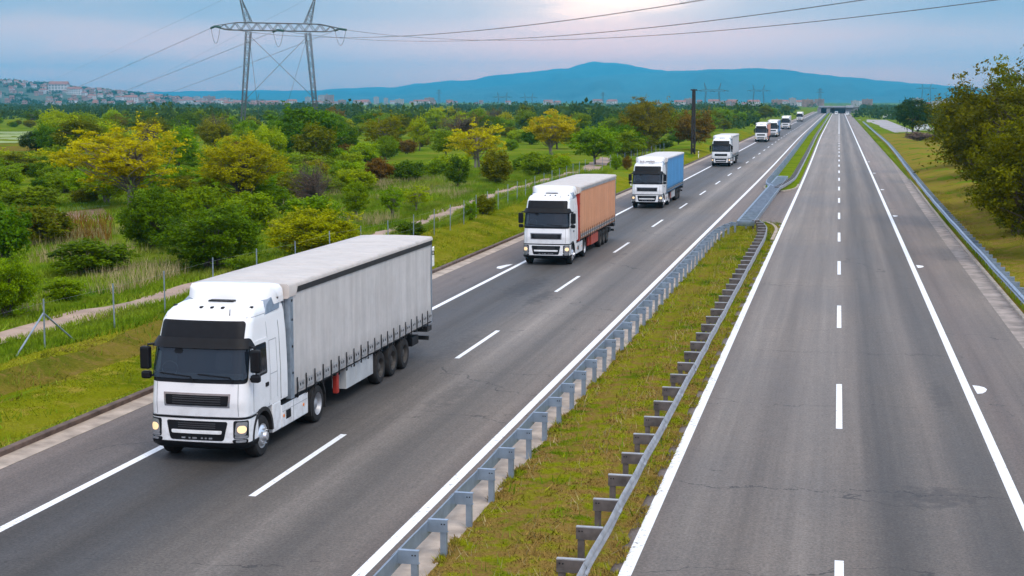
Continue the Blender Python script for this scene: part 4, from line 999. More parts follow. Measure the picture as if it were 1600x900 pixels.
while nfill < 350 and tries < 16000:
    tries += 1
    px = rs.uniform(-60, 1235); d = 118 + 420 * rs.uniform() ** .75
    py = VY + (H - .7) * F / d
    x, y = gp(px, py, .7)
    if x > (-31 if y < 190 else -26.5 + shift(y)): continue
    if any(inside(px, py, m) for m in MEADOW): continue
    big = rs.uniform() < (.45 if d > 210 else .12)
    w_ = rs.uniform(4.5, 8) if big else rs.uniform(2.2, 4.8); h_ = w_ * rs.uniform(.6, .9) if big else w_ * rs.uniform(.5, .75)
    if d < 190: h_ = min(h_, 2.6)
    if px > 930: h_ *= .8
    if any((x - a) ** 2 + (y - b) ** 2 < (.5 * (w_ * .5 + c)) ** 2 for a, b, c in PLACED): continue
    v = math.sin(x * .045 + 2) + math.cos(y * .03 - x * .02)
    kinds = ['mid', 'mid', 'dark', 'olive', 'bright', 'bright', 'lime'] + (['ochre', 'rust', 'mid'] if d > 200 else ['mid', 'bright']) + (['lime', 'yellow'] if v > .9 else ['dark'])
    if px > 960: kinds = ['dark', 'mid', 'mid', 'dark', 'olive']
    kind = kinds[rs.integers(len(kinds))]
    pr = (['tree0', 'tree1', 'tree2', 'open0', 'open1'] if big else ['bush0', 'bush1', 'bush2'])[rs.integers(5 if big else 3)]
    if kind == 'rust' and big and rs.uniform() < .5: pr = 'bare0'
    nm = 'tree' if big else 'shrub'
    lab = f"{COLOR_WORD[kind]} {'tree' if big else 'bush'} among the scrub {zone(px)}"
    plant(nm, nm, pr, kind, x, y, w_, h_, lab, f"{COLOR_WORD[kind]} {'trees' if big else 'bushes'} in the scrub {zone(px)}"); nfill += 1
# road side plantation that runs on beside the far lorries and at the far right
for k in range(26):
    d = 330 + k * 24 + rs.uniform(-8, 8); x = -30 - rs.uniform(0, 16) + float(shift(d)); h_ = rs.uniform(4.0, 6.2); kind = ['mid', 'dark', 'mid', 'olive'][rs.integers(4)]
    plant('tree', 'tree', f'tree{rs.integers(3)}', kind, x, d, rs.uniform(6, 9), h_, f'{COLOR_WORD[kind]} tree in the roadside row along the distant lorries', f'{COLOR_WORD[kind]} trees of the roadside row')
for k in range(20):
    d = 470 + k * 34; x = 25 + k * .9 + rs.uniform(0, 14); kind = ['dark', 'mid', 'dark', 'olive'][rs.integers(4)]
    plant('tree', 'tree', f'tree{rs.integers(3)}', kind, x, d, rs.uniform(6, 10), rs.uniform(4.2, 6.5), f'{COLOR_WORD[kind]} tree behind the lay-by on the right', f'{COLOR_WORD[kind]} trees behind the lay-by')

# ------------------------------------------------------------------ fields and track
def patch_px(name, pts, mat, dz=.03, zb=.7):
    P = [gp(a, b, zb) for a, b in pts]; cx_ = sum(p[0] for p in P) / len(P); cy_ = sum(p[1] for p in P) / len(P)
    mb = MB(); rows = []
    per = []
    for i, p in enumerate(P):
        q = P[(i + 1) % len(P)]
        for t in np.linspace(0, 1, 9)[:-1]:
            wob = 1 + .02 * math.sin(i * 3 + t * 9)
            per.append((p[0] + (q[0] - p[0]) * t, p[1] + (q[1] - p[1]) * t))
    for f in np.linspace(0, 1, 9):
        rows.append([(cx_ + (a - cx_) * f, cy_ + (b - cy_) * f, Z(cx_ + (a - cx_) * f, cy_ + (b - cy_) * f) + dz) for a, b in per])
    mb.grid(rows, closed=True); o = mb.build(name, mat, smooth=True); o['kind'] = 'structure'; return o
patch_px('field', [(-60, 345), (40, 341), (160, 326), (178, 344), (150, 366), (40, 372), (-60, 380)], M['soil'])
patch_px('field', [(-60, 334), (40, 330), (170, 317), (172, 323), (40, 339), (-60, 344)], M['crop'], .05)
patch_px('field', [(-90, 207), (95, 206), (120, 212), (60, 222), (-90, 225)], M['pale_field'])
patch_px('field', [(-90, 225), (40, 224), (90, 228), (20, 240), (-90, 245)], M['bank'], .05)
patch_px('field', [(530, 192), (610, 191), (600, 198), (525, 200)], M['pale_field'])
patch_px('field', [(540, 199), (600, 199), (590, 205), (530, 206)], M['bank'], .05)
patch_px('field', [(778, 186), (812, 186), (806, 191), (776, 191)], M['pale_field'])
def trk(y): return float(np.interp(y, [20, 44, 56, 95, 127, 176, 230], [-27.7, -27.75, -26.9, -26.3, -28.4, -28.6, -33]))
YT = np.arange(24, 215, 1.)
tz = lambda X, Y: zt(X, Y) + .035 + .02 * lump(X, Y, .6)
sheet_lr('dirt_track', lambda y: trk(y) - .95 - .35 * float(smooth(60, 95, y)) + .12 * math.sin(y * .7), lambda y: trk(y) + .72 + .4 * float(smooth(60, 95, y)) + .12 * math.sin(y * .53 + 2), 8, YT, M['track'], tz)

# ------------------------------------------------------------------ grass
def blades(name, X, Y, h0, h1, wd_, mat, zf, lean=.5, seed=1):
    rs = np.random.default_rng(seed); n = len(X)
    h = rs.uniform(h0, h1, n); a = rs.uniform(0, 6.28, n); w2 = wd_ * rs.uniform(.6, 1.3, n)
    zz = zf(X, Y) - .01; dx, dy = np.cos(a), np.sin(a); lx = rs.normal(size=n) * lean * h; ly = rs.normal(size=n) * lean * h
    V = np.stack([np.stack([X - dx * w2, Y - dy * w2, zz], 1), np.stack([X + dx * w2, Y + dy * w2, zz], 1), np.stack([X + lx, Y + ly, zz + h], 1)], 1).reshape(-1, 3)
    o = np_obj(name, V, np.arange(3 * n).reshape(-1, 3), mat, tint=rs.uniform(0, 1, n)); tag(o, kind='stuff'); return o
def scatter(n, x0, x1, ya, yb, seed, pw=1.6):
    rs = np.random.default_rng(seed); Y = ya + (yb - ya) * rs.uniform(0, 1, n) ** pw; X = rs.uniform(0, 1, n)
    lo = np.array([x0(y) for y in Y]); hi = np.array([x1(y) for y in Y]); return lo + (hi - lo) * X, Y
def patchy(X, Y, s, thr, seed=0.):
    k = (lump(X, Y, s, seed) + lump(X, Y, s * .37, seed + 2)) > thr; return X[k], Y[k]
X, Y = scatter(52000, med_l, med_r, 22, 110, 1); blades('grass', X, Y, .03, .10, .016, M['grass_median'], zmed, .7, 1)
X, Y = scatter(9000, med_l, med_r, 22, 110, 2); X, Y = patchy(X, Y, 1.4, .55); blades('grass', X, Y, .08, .18, .018, M['grass_median'], zmed, .6, 2)
X, Y = scatter(16000, lambda y: -7.32, lambda y: -7.10, 22, 110, 6); X, Y = patchy(X, Y, .8, .1); blades('grass', X, Y, .04, .12, .016, M['grass_median'], zmed, .7, 6)
X, Y = scatter(20000, lambda y: -4.15, lambda y: -3.78, 22, 110, 7); X, Y = patchy(X, Y, .9, -.3); blades('grass', X, Y, .03, .10, .016, M['grass_median'], lambda a, b: np.zeros_like(a) + .03, .7, 7)
X, Y = scatter(70000, lambda y: -24.9, lambda y: -20.25, 30, 125, 3); blades('grass', X, Y, .04, .12, .02, M['grass_verge'], zt, .7, 3)
X, Y = scatter(34000, lambda y: min(-25.4, trk(y) + .55 + .25 * math.sin(y * .7)), lambda y: -24.5 + .3 * math.sin(y * .4), 30, 170, 4); blades('grass', X, Y, .15, .55, .022, M['grass_tall'], zt, .35, 4)
X, Y = scatter(70000, lambda y: trk(y) - 11, lambda y: trk(y) - .9 + .25 * math.sin(y * .9), 35, 180, 5); blades('grass', X, Y, .15, .50, .03, M['grass_tall'], zt, .4, 5)
X, Y = scatter(50000, lambda y: trk(y) - 34, lambda y: trk(y) - 9, 50, 170, 8, 1.1); blades('grass', X, Y, .2, .6, .04, M['grass_tall'], zt, .4, 8)
X, Y = scatter(60000, lambda y: trk(y) - 22, lambda y: trk(y) - 2.5, 45, 150, 9, 1.2); X, Y = patchy(X, Y, 4.2, .75, 1.); blades('dry_grass', X, Y, .35, .85, .018, M['grass_dry'], zt, .25, 9)
X, Y = scatter(2600, lambda y: trk(y) - .25, lambda y: trk(y) + .15, 30, 150, 10); X, Y = patchy(X, Y, 2.5, .2); blades('grass', X, Y, .06, .16, .02, M['grass_tall'], zt, .6, 10)
X, Y = scatter(60000, lambda y: wid(y) + 1.0, lambda y: 17., 52, 150, 11); blades('grass', X, Y, .05, .16, .022, M['grass_right'], zt, .7, 11)
X, Y = scatter(9000, lambda y: -24.3, lambda y: -22.7, 30, 64, 12); X, Y = patchy(X, Y, .9, .1); blades('dry_grass', X, Y, .05, .18, .02, M['bank'], zt, .8, 12)
X, Y = scatter(2600, med_l, med_r, 22, 110, 21); X, Y = patchy(X, Y, .8, .9); blades('weeds', X, Y, .16, .38, .02, M['grass_tall'], zmed, .35, 21)
X, Y = scatter(1500, med_l, med_r, 22, 110, 22); blades('dry_grass', X, Y, .15, .40, .010, M['grass_dry'], zmed, .5, 22)
X, Y = scatter(4500, lambda y: -24.9, lambda y: -20.4, 30, 125, 23); X, Y = patchy(X, Y, 1.3, .6); blades('weeds', X, Y, .15, .40, .022, M['grass_tall'], zt, .4, 23)
# tall brown weeds on the ploughed strip
P0 = np.array([gp(a, b, .7) for a, b in zip(np.random.default_rng(3).uniform(30, 175, 900), np.random.default_rng(4).uniform(350, 385, 900))])
blades('weeds', P0[:, 0], P0[:, 1], .4, 1.3, .03, FOL['rust'], zt, .25, 13)

# ------------------------------------------------------------------ road fence, marker posts
fk = [(24, -25.1)] + [(gp(a, b, .72)[1], gp(a, b, .72)[0]) for a, b in ((70, 545), (179, 515), (278, 482), (665, 372), (696, 361), (817, 312), (914, 273), (992, 254))] + [(260, -26.)]
fk.sort(); FY = [a for a, b in fk]; FX = [b for a, b in fk]
def fx_(y): return float(np.interp(y, FY, FX))
root = empty('wire_fence', (fx_(24), 24, 0), 'long wire fence of slim grey steel posts between verge and dirt track', 'fence')
ox, oy = fx_(24), 24.
ys = []; y = 34.2
while y < 235: ys.append(y); y += 4.35 if y < 120 else 5.2
y1st = gp(70, 545, .72)[1]; ys = [v + (y1st - min(ys, key=lambda q: abs(q - y1st))) for v in ys]
for y in ys:
    x = fx_(y); z = Z(x, y); mb = MB(); ln = random.uniform(-.03, .03)
    mb.tube([(x - ox, y - oy, z - .2), (x - ox + ln, y - oy, z + 1.62)], .027, 7); mb.build('post', M['galv'], root)
x, y = fx_(y1st), y1st; z = Z(x, y)
for s in (-1, 1):
    mb = MB(); x2 = fx_(y + s * 1.9); mb.tube([(x - ox, y - oy, z + 1.15), (x2 - ox, y + s * 1.9 - oy, Z(x2, y + s * 1.9) - .1)], .03, 7); mb.build('brace', M['galv'], root)
mb = MB()
for hh in (.8, 1.5):
    mb.tube([(fx_(y) - ox + .04, y - oy, Z(fx_(y), y) + hh + .01 * math.sin(i * 2.1)) for i, y in enumerate(ys)], .0016, 4)
mb.build('wire', M['galv_dull'], root)
for y, lab in ((76.3, 'white marker post with a black band beside the grey trailer, nearest of the row'), (154., 'white marker post on the verge behind the blue trailer'), (232.5, 'white marker post on the verge just before the off white trailer'), (310, 'white marker post on the verge between the off white and the pinkish orange trailers')):
    x = -20.62 + float(shift(y)); z = Z(x, y)
    r_ = empty('marker_post', (x, y, z), lab, 'marker post', 'white roadside marker posts')
    mb = MB(); rows = [[(-.06, -.05, zz), (.06, -.05, zz), (.03, .06, zz), (-.03, .06, zz)] for zz in (-.1, .62)]; mb.grid(rows, closed=True)
    rows = [[(-.06, -.05, zz), (.06, -.05, zz), (.03, .06, zz), (-.03, .06, zz)] for zz in (.84, .98)]; rows.append([(-.06, -.05, 1.0), (.06, -.05, 1.0), (.03, .06, 1.06), (-.03, .06, 1.06)]); mb.grid(rows, closed=True); mb.add(rows[-1], [(0, 1, 2, 3)])
    mb.build('post', M['white'], r_)
    mb = MB(); rows = [[(-.061, -.051, zz), (.061, -.051, zz), (.031, .061, zz), (-.031, .061, zz)] for zz in (.62, .84)]; mb.grid(rows, closed=True); bd = mb.build('band', M['black'], r_)
    mb = MB(); mb.box(-.022, .022, -.058, -.052, .66, .80); mb.build('reflector', M['white'], bd)

# ------------------------------------------------------------------ power line
STEEL = plain('pylon_steel', (.10, .12, .125), .55, .3, var=.2); GLASSI = plain('insulator_glass', (.03, .09, .075), .25)
WIRE = plain('conductor', (.10, .11, .12), .6, .3)
fwd = Vector((-math.sin(PS), math.cos(PS), 0)); rgt = Vector((math.cos(PS), math.sin(PS), 0))
LA = R(24); LD = (fwd * math.cos(LA) - rgt * math.sin(LA)).normalized(); LX = Vector((LD.y, -LD.x, 0)).normalized()     # along the line; along the crossbar
PX, PY, _ = far(437, 158, 360); PZ = .6
def lattice(mb, a, b, wa, wb, n, r=.045, r2=.028):
    """square lattice column from a to b"""
    a, b = Vector(a), Vector(b); d = (b - a).normalized(); u = d.cross(Vector((0, 1, 0))).normalized(); v = d.cross(u)
    cs = []
    for i in range(n + 1):
        t = i / n; p = a + (b - a) * t; w_ = (wa + (wb - wa) * t) / 2
        cs.append([p + u * sx_ * w_ + v * sy_ * w_ for sx_, sy_ in ((-1, -1), (1, -1), (1, 1), (-1, 1))])
    for k in range(4):
        mb.tube([c[k] for c in cs], r, 4)
    for i in range(n):
        for k in range(4):
            j = (k + 1) % 4; mb.tube([cs[i][k], cs[i + 1][j]] if i % 2 == 0 else [cs[i][j], cs[i + 1][k]], r2, 3, cap=False)
            mb.tube([cs[i + 1][k], cs[i + 1][j]], r2, 3, cap=False)
root = empty('power_pylon', (PX, PY, PZ), 'tall grey lattice portal pylon with two legs and crossed stays above the trees', 'pylon', None, math.atan2(LX.y, LX.x))
for s in (-1, 1):
    mb = MB(); lattice(mb, (s * 9.3, 0, -.5), (s * 7.15, 0, 24.2), .75, 1.15, 20, .085, .055); mb.build('leg', STEEL, root)
    mb = MB(); lattice(mb, (s * 7.1, 0, 26.2), (s * 9.3, 0, 33.2), 1.5, .08, 7, .08, .05); mb.build('earth_peak', STEEL, root)
    mb = MB(); mb.tube([(s * 7.0, 0, 23.4), (-s * 9.2, -1.2, 7.8)], .05, 4); mb.build('stay', WIRE, root)
    mb = MB(); mb.tube([(s * 7.0, 0, 23.4), (s * 2.2, 9.5, .2)], .04, 4); mb.build('stay', WIRE, root)
mb = MB()
xs_ = np.linspace(-15.3, 15.3, 25)
def bar(x):
    k = min(1., (15.4 - abs(x)) / 5.5); k2 = min(1., (15.4 - abs(x)) / 3.2); return .15 + .75 * k, 25.3 - .75 * k2, 25.35 + .95 * k
top = [[], []]; bot = [[], []]
for x in xs_:
    hw_, zb_, zt_ = bar(x)
    for j, s in ((0, -1), (1, 1)): top[j].append((x, s * hw_ * .8, zt_)); bot[j].append((x, s * hw_, zb_))
for q in (*top, *bot): mb.tube(q, .095, 4)
for i in range(len(xs_) - 1):
    for j in (0, 1):
        mb.tube([bot[j][i], top[j][i + 1]] if i % 2 else [top[j][i], bot[j][i + 1]], .085, 3, cap=False)
    mb.tube([top[0][i], top[1][i + 1]], .03, 3, cap=False); mb.tube([bot[0][i], bot[1][i + 1]], .03, 3, cap=False)
mb.build('crossbar', STEEL, root)
PHX = (-15.0, -.2, 15.0)
# where each conductor leaves for: far side and near side
NEAR = [Vector((PX, PY, 0)) - LD * 350 + LX * q + Vector((0, 0, 27.2)) for q in PHX]
FARP = [Vector(far(a, b, 900)) for a, b in ((58, 161), (128, 166), (205, 165))]
hang = []
for q in PHX:
    p = Vector((PX, PY, PZ)) + LX * q + Vector((0, 0, 24.75 if abs(q) < 3 else 25.3)); hang.append(p)
inv = root.matrix_basis.inverted() if False else None
rot = Matrix.Rotation(-math.atan2(LX.y, LX.x), 4, 'Z')
def loc(p): return rot @ (p - Vector((PX, PY, PZ)))
names = ('the end toward the hill', 'the middle', 'the end toward the road')
for i, q in enumerate(PHX):
    ends = []
    for tgt, sag in ((FARP[i], .6), (NEAR[i], 8.2)):
        d = tgt - hang[i]; L = d.length
        def P(t, d=d, sag=sag, h=hang[i]): return h + d * t - Vector((0, 0, 4 * sag * t * (1 - t)))
        s0 = 5.0 / L
        a, b = hang[i], P(s0)
        mb = MB(); n = 26
        pts = [loc(a + (b - a) * (k / n)) for k in range(n + 1)]
        mb.tube(pts, [.12 if k % 2 else .27 for k in range(n + 1)], 8); mb.build('insulator', GLASSI, root)
        ends.append(b)
        mb = MB()
        for off in (-.2, .2): mb.tube([P(s0 + (1 - s0) * (k / 60)) + LX * off - b for k in range(61)], .024, 5)
        for k in np.linspace(.06, .94, 14): c = P(s0 + (1 - s0) * k) - b; mb.tube([c - LX * .22, c + LX * .22], .05, 5)
        o = mb.build('power_cable', WIRE); o.location = b
        side = 'running down to the town from' if sag < 1 else 'sagging over the road from'
        tag(o, f'power cable {side} {names[i]} of its crossbar', 'power cable', 'power cables')
    mb = MB(); a, b = ends; m_ = [a.lerp(b, t) - Vector((0, 0, 4 * 3.6 * t * (1 - t))) for t in np.linspace(0, 1, 15)]
    mb.tube([loc(p) for p in m_], .045, 5); mb.build('jumper_loop', WIRE, root)
for s, lab in ((-1, 'thin earth wire on the pylon peak nearer the town hill'), (1, 'thin earth wire on the pylon peak nearer the road')):
    tp_ = Vector((PX, PY, PZ)) + LX * (s * 9.3) + Vector((0, 0, 33.2)); mb = MB()
    fe = FARP[0 if s < 0 else 2] + Vector((0, 0, 9)); ne = tp_ - LD * 350 + Vector((0, 0, 3))
    mb.tube([(fe - tp_) * (k / 20) for k in range(21)], .02, 4)
    mb.tube([(ne - tp_) * (k / 40) - Vector((0, 0, 4 * 6.0 * (k / 40) * (1 - k / 40))) for k in range(41)], .02, 4)
    o = mb.build('earth_wire', WIRE); o.location = tp_; tag(o, lab, 'power cable', 'power cables')
def copy_tree(o, kids=None):
    c = o.copy(); COL.objects.link(c)
    for ch in children(o):
        d = ch.copy(); COL.objects.link(d); d.parent = c
    return c
for px, tp_, D, ang, lab in ((785, 147, 2450, 30, 'tiny portal pylon in front of the mountain, left one of the close pair'), (826, 148, 2650, 34, 'tiny portal pylon in front of the mountain, right one of the close pair'), (1113, 134, 1500, 20, 'distant portal pylon above the roadside trees, behind the dark lattice mast'),
                        (1185, 136, 2000, 24, 'distant portal pylon over the town, right of the one behind the mast'), (1447, 133, 2300, 24, 'distant portal pylon behind the round dark tree'), (395, 150, 1900, 40, 'distant portal pylon seen between the legs of the tall pylon')):
    x, y, z = far(px, 158, D); c = copy_tree(root); c.location = (x, y, far(px, tp_, D)[2] - 30); c.rotation_euler[2] = math.atan2(rgt.y, rgt.x) + R(ang); c['label'] = lab; c['group'] = 'distant portal pylons'
def mast(px, top, D, wb, mat, lab, arms=True, base=0.):
    x, y, _ = far(px, 158, D); zt_ = far(px, top, D)[2]
    r_ = empty('lattice_mast', (x, y, base), lab, 'pylon', None, math.atan2(rgt.y, rgt.x))
    mb = MB(); lattice(mb, (0, 0, 0), (0, 0, zt_ - base), wb, wb * .55, max(8, int((zt_ - base) / 1.6)), (.05 if arms else .13) * max(1, D / 900), (.03 if arms else .11) * max(1, D / 900)); mb.build('column', mat, r_)
    mb = MB(); hh = zt_ - base
    if arms:
        for k, ww in ((.80, 4.5), (.92, 3.2)): mb.tube([(-ww, 0, hh * k), (0, 0, hh * k + .8), (ww, 0, hh * k)], .12, 4); mb.tube([(-ww, 0, hh * k), (ww, 0, hh * k)], .1, 4)
    else: mb.box(-.5, .5, -.25, .25, hh - .15, hh + .05)
    mb.build('arm', mat, r_)
mast(1084, 140, 238, .46, plain('rusty_mast', (.03, .026, .025), .8, var=.3), 'dark rusty lattice mast standing before the rusty brown tree', False, .5)
mast(686, 140, 2100, 3.4, STEEL, 'distant single column pylon above the town, under the lowest cable')
mast(942, 144, 2200, 3.4, STEEL, 'distant single column pylon left of the tall ochre green tree')
mast(1281, 138, 1700, 3.2, STEEL, 'distant single column pylon over the road bridge')

# ------------------------------------------------------------------ bridge and vehicles at the vanishing point
OY = 1110.
root = empty('overpass', (0, OY, 0), 'low concrete road bridge with dark openings across the end of the motorway', 'bridge')
CON = plain('bridge_concrete', (.20, .20, .215), .8, var=.2, scale=.3); CDK = plain('shade_wall_face', (.30, .30, .31), .9)
mb = MB(); mb.box(-14, 14, 0, 12, 3.9, 4.8); mb.build('deck', CON, root)
mb = MB(); mb.box(-14.2, 14.2, -.25, -.05, 4.6, 5.4); mb.build('parapet', plain('parapet_steel', (.30, .33, .38), .6), root)
for x0, x1 in ((-15, -12.5), (-8.6, -6.0), (4.6, 14)):
    mb = MB(); mb.box(x0, x1, .4, 11.5, -.3, 3.89); mb.build('pier', CON, root)
mb = MB(); mb.box(-12.5, 4.6, 10.8, 11.4, -.2, 3.88); mb.build('shade_wall', CDK, root)  # added wall shutting the openings from behind so they read dark
mb = MB(); mb.box(5.0, 10, -3, -.3, 4.2, 5.9); mb.build('gantry', plain('pale_panel', (.34, .36, .40), .6), root)
def van(x, y, lab, z=0., rz=0.):
    r_ = empty('van', (x, y, z), lab, 'van', None, rz)
    mb = MB(); pr_ = [(0, .35), (0, 1.0), (.9, 1.15), (1.6, 2.0), (5.0, 2.1), (5.1, .35)]
    rows = [[(s * w_, a, b) for a, b in pr_] for s, w_ in ((-1, .95), (1, .95))]; mb.grid(rows, closed=True); mb.add(rows[0], [tuple(range(6))]); mb.add(rows[1], [tuple(range(6))[::-1]]); mb.build('body', M['white'], r_, bevel=.08)
    mb = MB(); mb.add([(-.8, .93, 1.17), (.8, .93, 1.17), (.75, 1.55, 1.92), (-.75, 1.55, 1.92)], [(0, 1, 2, 3)]); o = mb.build('windscreen', M['glass'], r_); o.location = (0, -.02, .02)
    for yy in (1.0, 4.1):
        for s in (-1, 1): mb = MB(); mb.lathe_x([(0, .001), (0, .3), (-s * .05, .34), (-s * .25, .34), (-s * .25, .1)], (s * .96, yy, .34), 16); mb.build('wheel', M['rubber'], r_)
van(-1.5, 1010, 'tiny white van on the empty carriageway before the bridge opening')
van(5.2, 960, 'tiny white van on the hard shoulder before the bridge')
x, y, _ = far(1396, 180, 760); van(x, y, 'white van parked behind the lay-by, left of the round dark tree', 0, 1.2)
x, y, _ = far(1458, 196, 430); van(x, y, 'white van parked behind the dry thicket, right of the round dark tree', Z(x, y), 1.4)

# ------------------------------------------------------------------ hill, town, mountains
HR = ([-300, 0, 60, 110, 200, 260, 320, 400, 480, 560], [126, 128.5, 131, 137, 146, 152, 157.5, 162, 166.5, 169])
def hill_pt(px, t):
    yr = float(np.interp(px, *HR)); D = 2500 + 1900 * t; zr = H + (158 - yr) / F * 4400
    x, y, _ = far(px, 158, D); k = 3 * t * t - 2 * t ** 3 if t < 1 else 1 - (t - 1) * .9
    return x, y, -1.5 + (zr + 1.5) * k + 1.6 * math.sin(px * .09 + t * 7) * t
mb = MB(); mb.grid([[hill_pt(px, t) for px in np.arange(-300, 561, 8)] for t in np.linspace(0, 1.5, 25)]); o = mb.build('hill', M['hill_green'], smooth=True); o['kind'] = 'structure'
def ridge(name, D0, D1, px, py, seed, foot=0.):
    rr = np.random.default_rng(seed); ph = rr.uniform(0, 6.28, 8); rows = []
    for t in np.concatenate([np.linspace(0, 1, 22), [1.04, 1.07]]):
        row = []
        for p in np.arange(-520, 2000, 8):
            yr = float(np.interp(p, px, py)) + .5 * math.sin(p * .11 + ph[0]) + .35 * math.sin(p * .23 + ph[1]); zr = max(0, H + (158 - yr) / F * D1)
            D = D0 + (D1 - D0) * t; x, y, _ = far(p, 158, D)
            k = t ** 1.25 if t <= 1 else 1 - (t - 1) * 1.4
            sp = .16 * math.sin(p * .035 + ph[2] + 2.5 * t) + .10 * math.sin(p * .083 + ph[3] - 4 * t) + .05 * math.sin(p * .19 + ph[4] + 6 * t)
            row.append((x, y, -2 + zr * (k + sp * math.sin(min(t, 1) * math.pi) * .8)))
        rows.append(row)
    mb = MB(); mb.grid(rows); o = mb.build(name, M['mountain'], smooth=True); o['kind'] = 'structure'
ridge('mountains', 10500, 15500, [-500, 100, 240, 320, 400, 480, 560, 620, 650, 700, 740, 775, 812, 850, 890, 905, 930, 945, 960, 990, 1030, 1080, 1150, 1300, 1500], [152, 148, 143.5, 142, 141, 141.5, 137, 136, 131, 126.5, 125, 117, 115, 110, 107, 101, 97, 99, 98, 104, 110, 117, 126, 140, 150], 1)
ridge('mountains', 8200, 12500, [-500, 420, 520, 640, 760, 880, 960, 1040, 1110, 1190, 1230, 1280, 1340, 1400, 1470, 1600, 1720, 2000], [159, 157, 154, 147, 136.5, 124.5, 117, 112, 109, 107, 110, 117, 122, 128, 133, 143, 150, 154], 2)

WALLS = [plain('pale_render', (.40, .36, .34), .9, var=.2, scale=.1), plain('white_render', (.52, .50, .49), .9, var=.15, scale=.1), plain('brick_render', (.32, .20, .16), .9, var=.3, scale=.1), plain('grey_panel', (.36, .34, .35), .9, var=.2, scale=.1)]
ROOFS = [plain('red_tiles', (.27, .12, .09), .9, var=.3, scale=.3), plain('brown_tiles', (.20, .105, .08), .9, var=.3, scale=.3), plain('flat_roof', (.3, .29, .29), .9)]
WIN = plain('dark_windows', (.06, .065, .075), .3)
def house_mesh(w_, d_, h_, rh, wall, roof, floors, wins):
    mb = MB(); mb.box(-w_ / 2, w_ / 2, -d_ / 2, d_ / 2, -4, h_, 0)
    if rh > 0: mb.add([(-w_ / 2 - .5, -d_ / 2 - .5, h_ + .003), (w_ / 2 + .5, -d_ / 2 - .5, h_ + .003), (w_ / 2 + .5, d_ / 2 + .5, h_ + .003), (-w_ / 2 - .5, d_ / 2 + .5, h_ + .003), (-w_ / 2, 0, h_ + rh), (w_ / 2, 0, h_ + rh)], [(0, 1, 5, 4), (2, 3, 4, 5), (1, 2, 5), (3, 0, 4), (0, 3, 2, 1)], 1)
    else: mb.box(-w_ / 2 - .2, w_ / 2 + .2, -d_ / 2 - .2, d_ / 2 + .2, h_ + .003, h_ + .6, 1); mb.box(-1.5, 1.5, -1.5, 1.5, h_ + .6, h_ + 3, 0)
    for f in range(floors):
        for k in range(wins):
            x = -w_ / 2 + (k + .5) * w_ / wins; z = 1.2 + f * (h_ - .4) / floors; mb.box(x - w_ / wins * .24, x + w_ / wins * .24, -d_ / 2 - .05, -d_ / 2 - .01, z, z + 1.4, 2)
    o = mb.build('house', [wall, roof, WIN]); me = o.data; bpy.data.objects.remove(o); return me
HM = [house_mesh(11, 9, 6, 3, WALLS[0], ROOFS[0], 2, 3), house_mesh(13, 10, 7, 3.2, WALLS[1], ROOFS[0], 2, 4), house_mesh(10, 10, 8, 3, WALLS[2], ROOFS[1], 2, 3), house_mesh(15, 10, 6, 3, WALLS[0], ROOFS[1], 2, 4), house_mesh(22, 11, 9, 3.5, WALLS[1], ROOFS[0], 3, 6)]
BLK = [house_mesh(24, 14, 18, 0, WALLS[0], ROOFS[2], 6, 7), house_mesh(18, 16, 28, 0, WALLS[3], ROOFS[2], 9, 5), house_mesh(34, 14, 14, 0, WALLS[1], ROOFS[2], 5, 9), house_mesh(30, 15, 22, 0, WALLS[2], ROOFS[2], 7, 8)]
def building(nm, me, x, y, z, lab, cat, grp, s=1., rz=0.):
    o = bpy.data.objects.new(nm, me); link(o); o.location = (x, y, z); o.rotation_euler = (0, 0, PS + rz); o.scale = (s, s, s); tag(o, lab, cat, grp)
rs = np.random.default_rng(21)
HW = [('red roofed cream house on the town hillside', 'cream houses on the hillside'), ('red roofed white house on the town hillside', 'white houses on the hillside'), ('brown roofed brick house on the town hillside', 'brick houses on the hillside'), ('brown roofed cream house on the town hillside', 'brown roofed houses on the hillside'), ('long red roofed white building on the town hillside', 'long buildings on the hillside')]
for k in range(230):
    px = rs.uniform(-30, 470); t = rs.uniform(.12, .86) if px < 330 else rs.uniform(.05, .9); i = int(rs.choice(5, p=[.27, .23, .2, .22, .08]))
    x, y, z = hill_pt(px, t); building('house', HM[i], x, y, z, HW[i][0], 'house', HW[i][1], rs.uniform(.55, .95), rs.uniform(-.5, .5))
for px, t, w_, lab in ((93, .56, 2.0, 'big white institution with a red roof, largest building on the town hillside'), (117, .50, 1.4, 'white red roofed wing beside the big institution on the hillside'), (205, .3, 1.2, 'low white block with orange roof at the hill foot')):
    x, y, z = hill_pt(px, t); building('house', HM[4], x, y, z, lab, 'building', None, w_, 0)
BW = ['pale apartment block in the distant town', 'grey apartment tower in the distant town', 'long white apartment block in the distant town', 'brick coloured apartment block in the distant town']
for k in range(95):
    px = rs.choice([rs.uniform(280, 520), rs.uniform(480, 760), rs.uniform(760, 1010), rs.uniform(1010, 1290), rs.uniform(1330, 1500)], p=[.34, .26, .08, .2, .12]); D = rs.uniform(3000, 4200) if px < 1000 else rs.uniform(2300, 3200)
    x, y, _ = far(px, 158, D)
    if rs.uniform() < (.45 if px < 560 else .22): i = int(rs.integers(4)); building('apartment_block', BLK[i], x, y, 0, BW[i], 'building', BW[i].replace('block', 'blocks').replace('tower', 'towers'), rs.uniform(.45, .75), rs.uniform(-.4, .4))
    else: i = int(rs.choice([0, 1, 2, 3, 4])); building('house', HM[i], x, y, 0, HW[i][0].replace('on the town hillside', 'on the plain before the mountains'), 'house', HW[i][1].replace('hillside', 'plain'), rs.uniform(.6, 1.1), rs.uniform(-.5, .5))
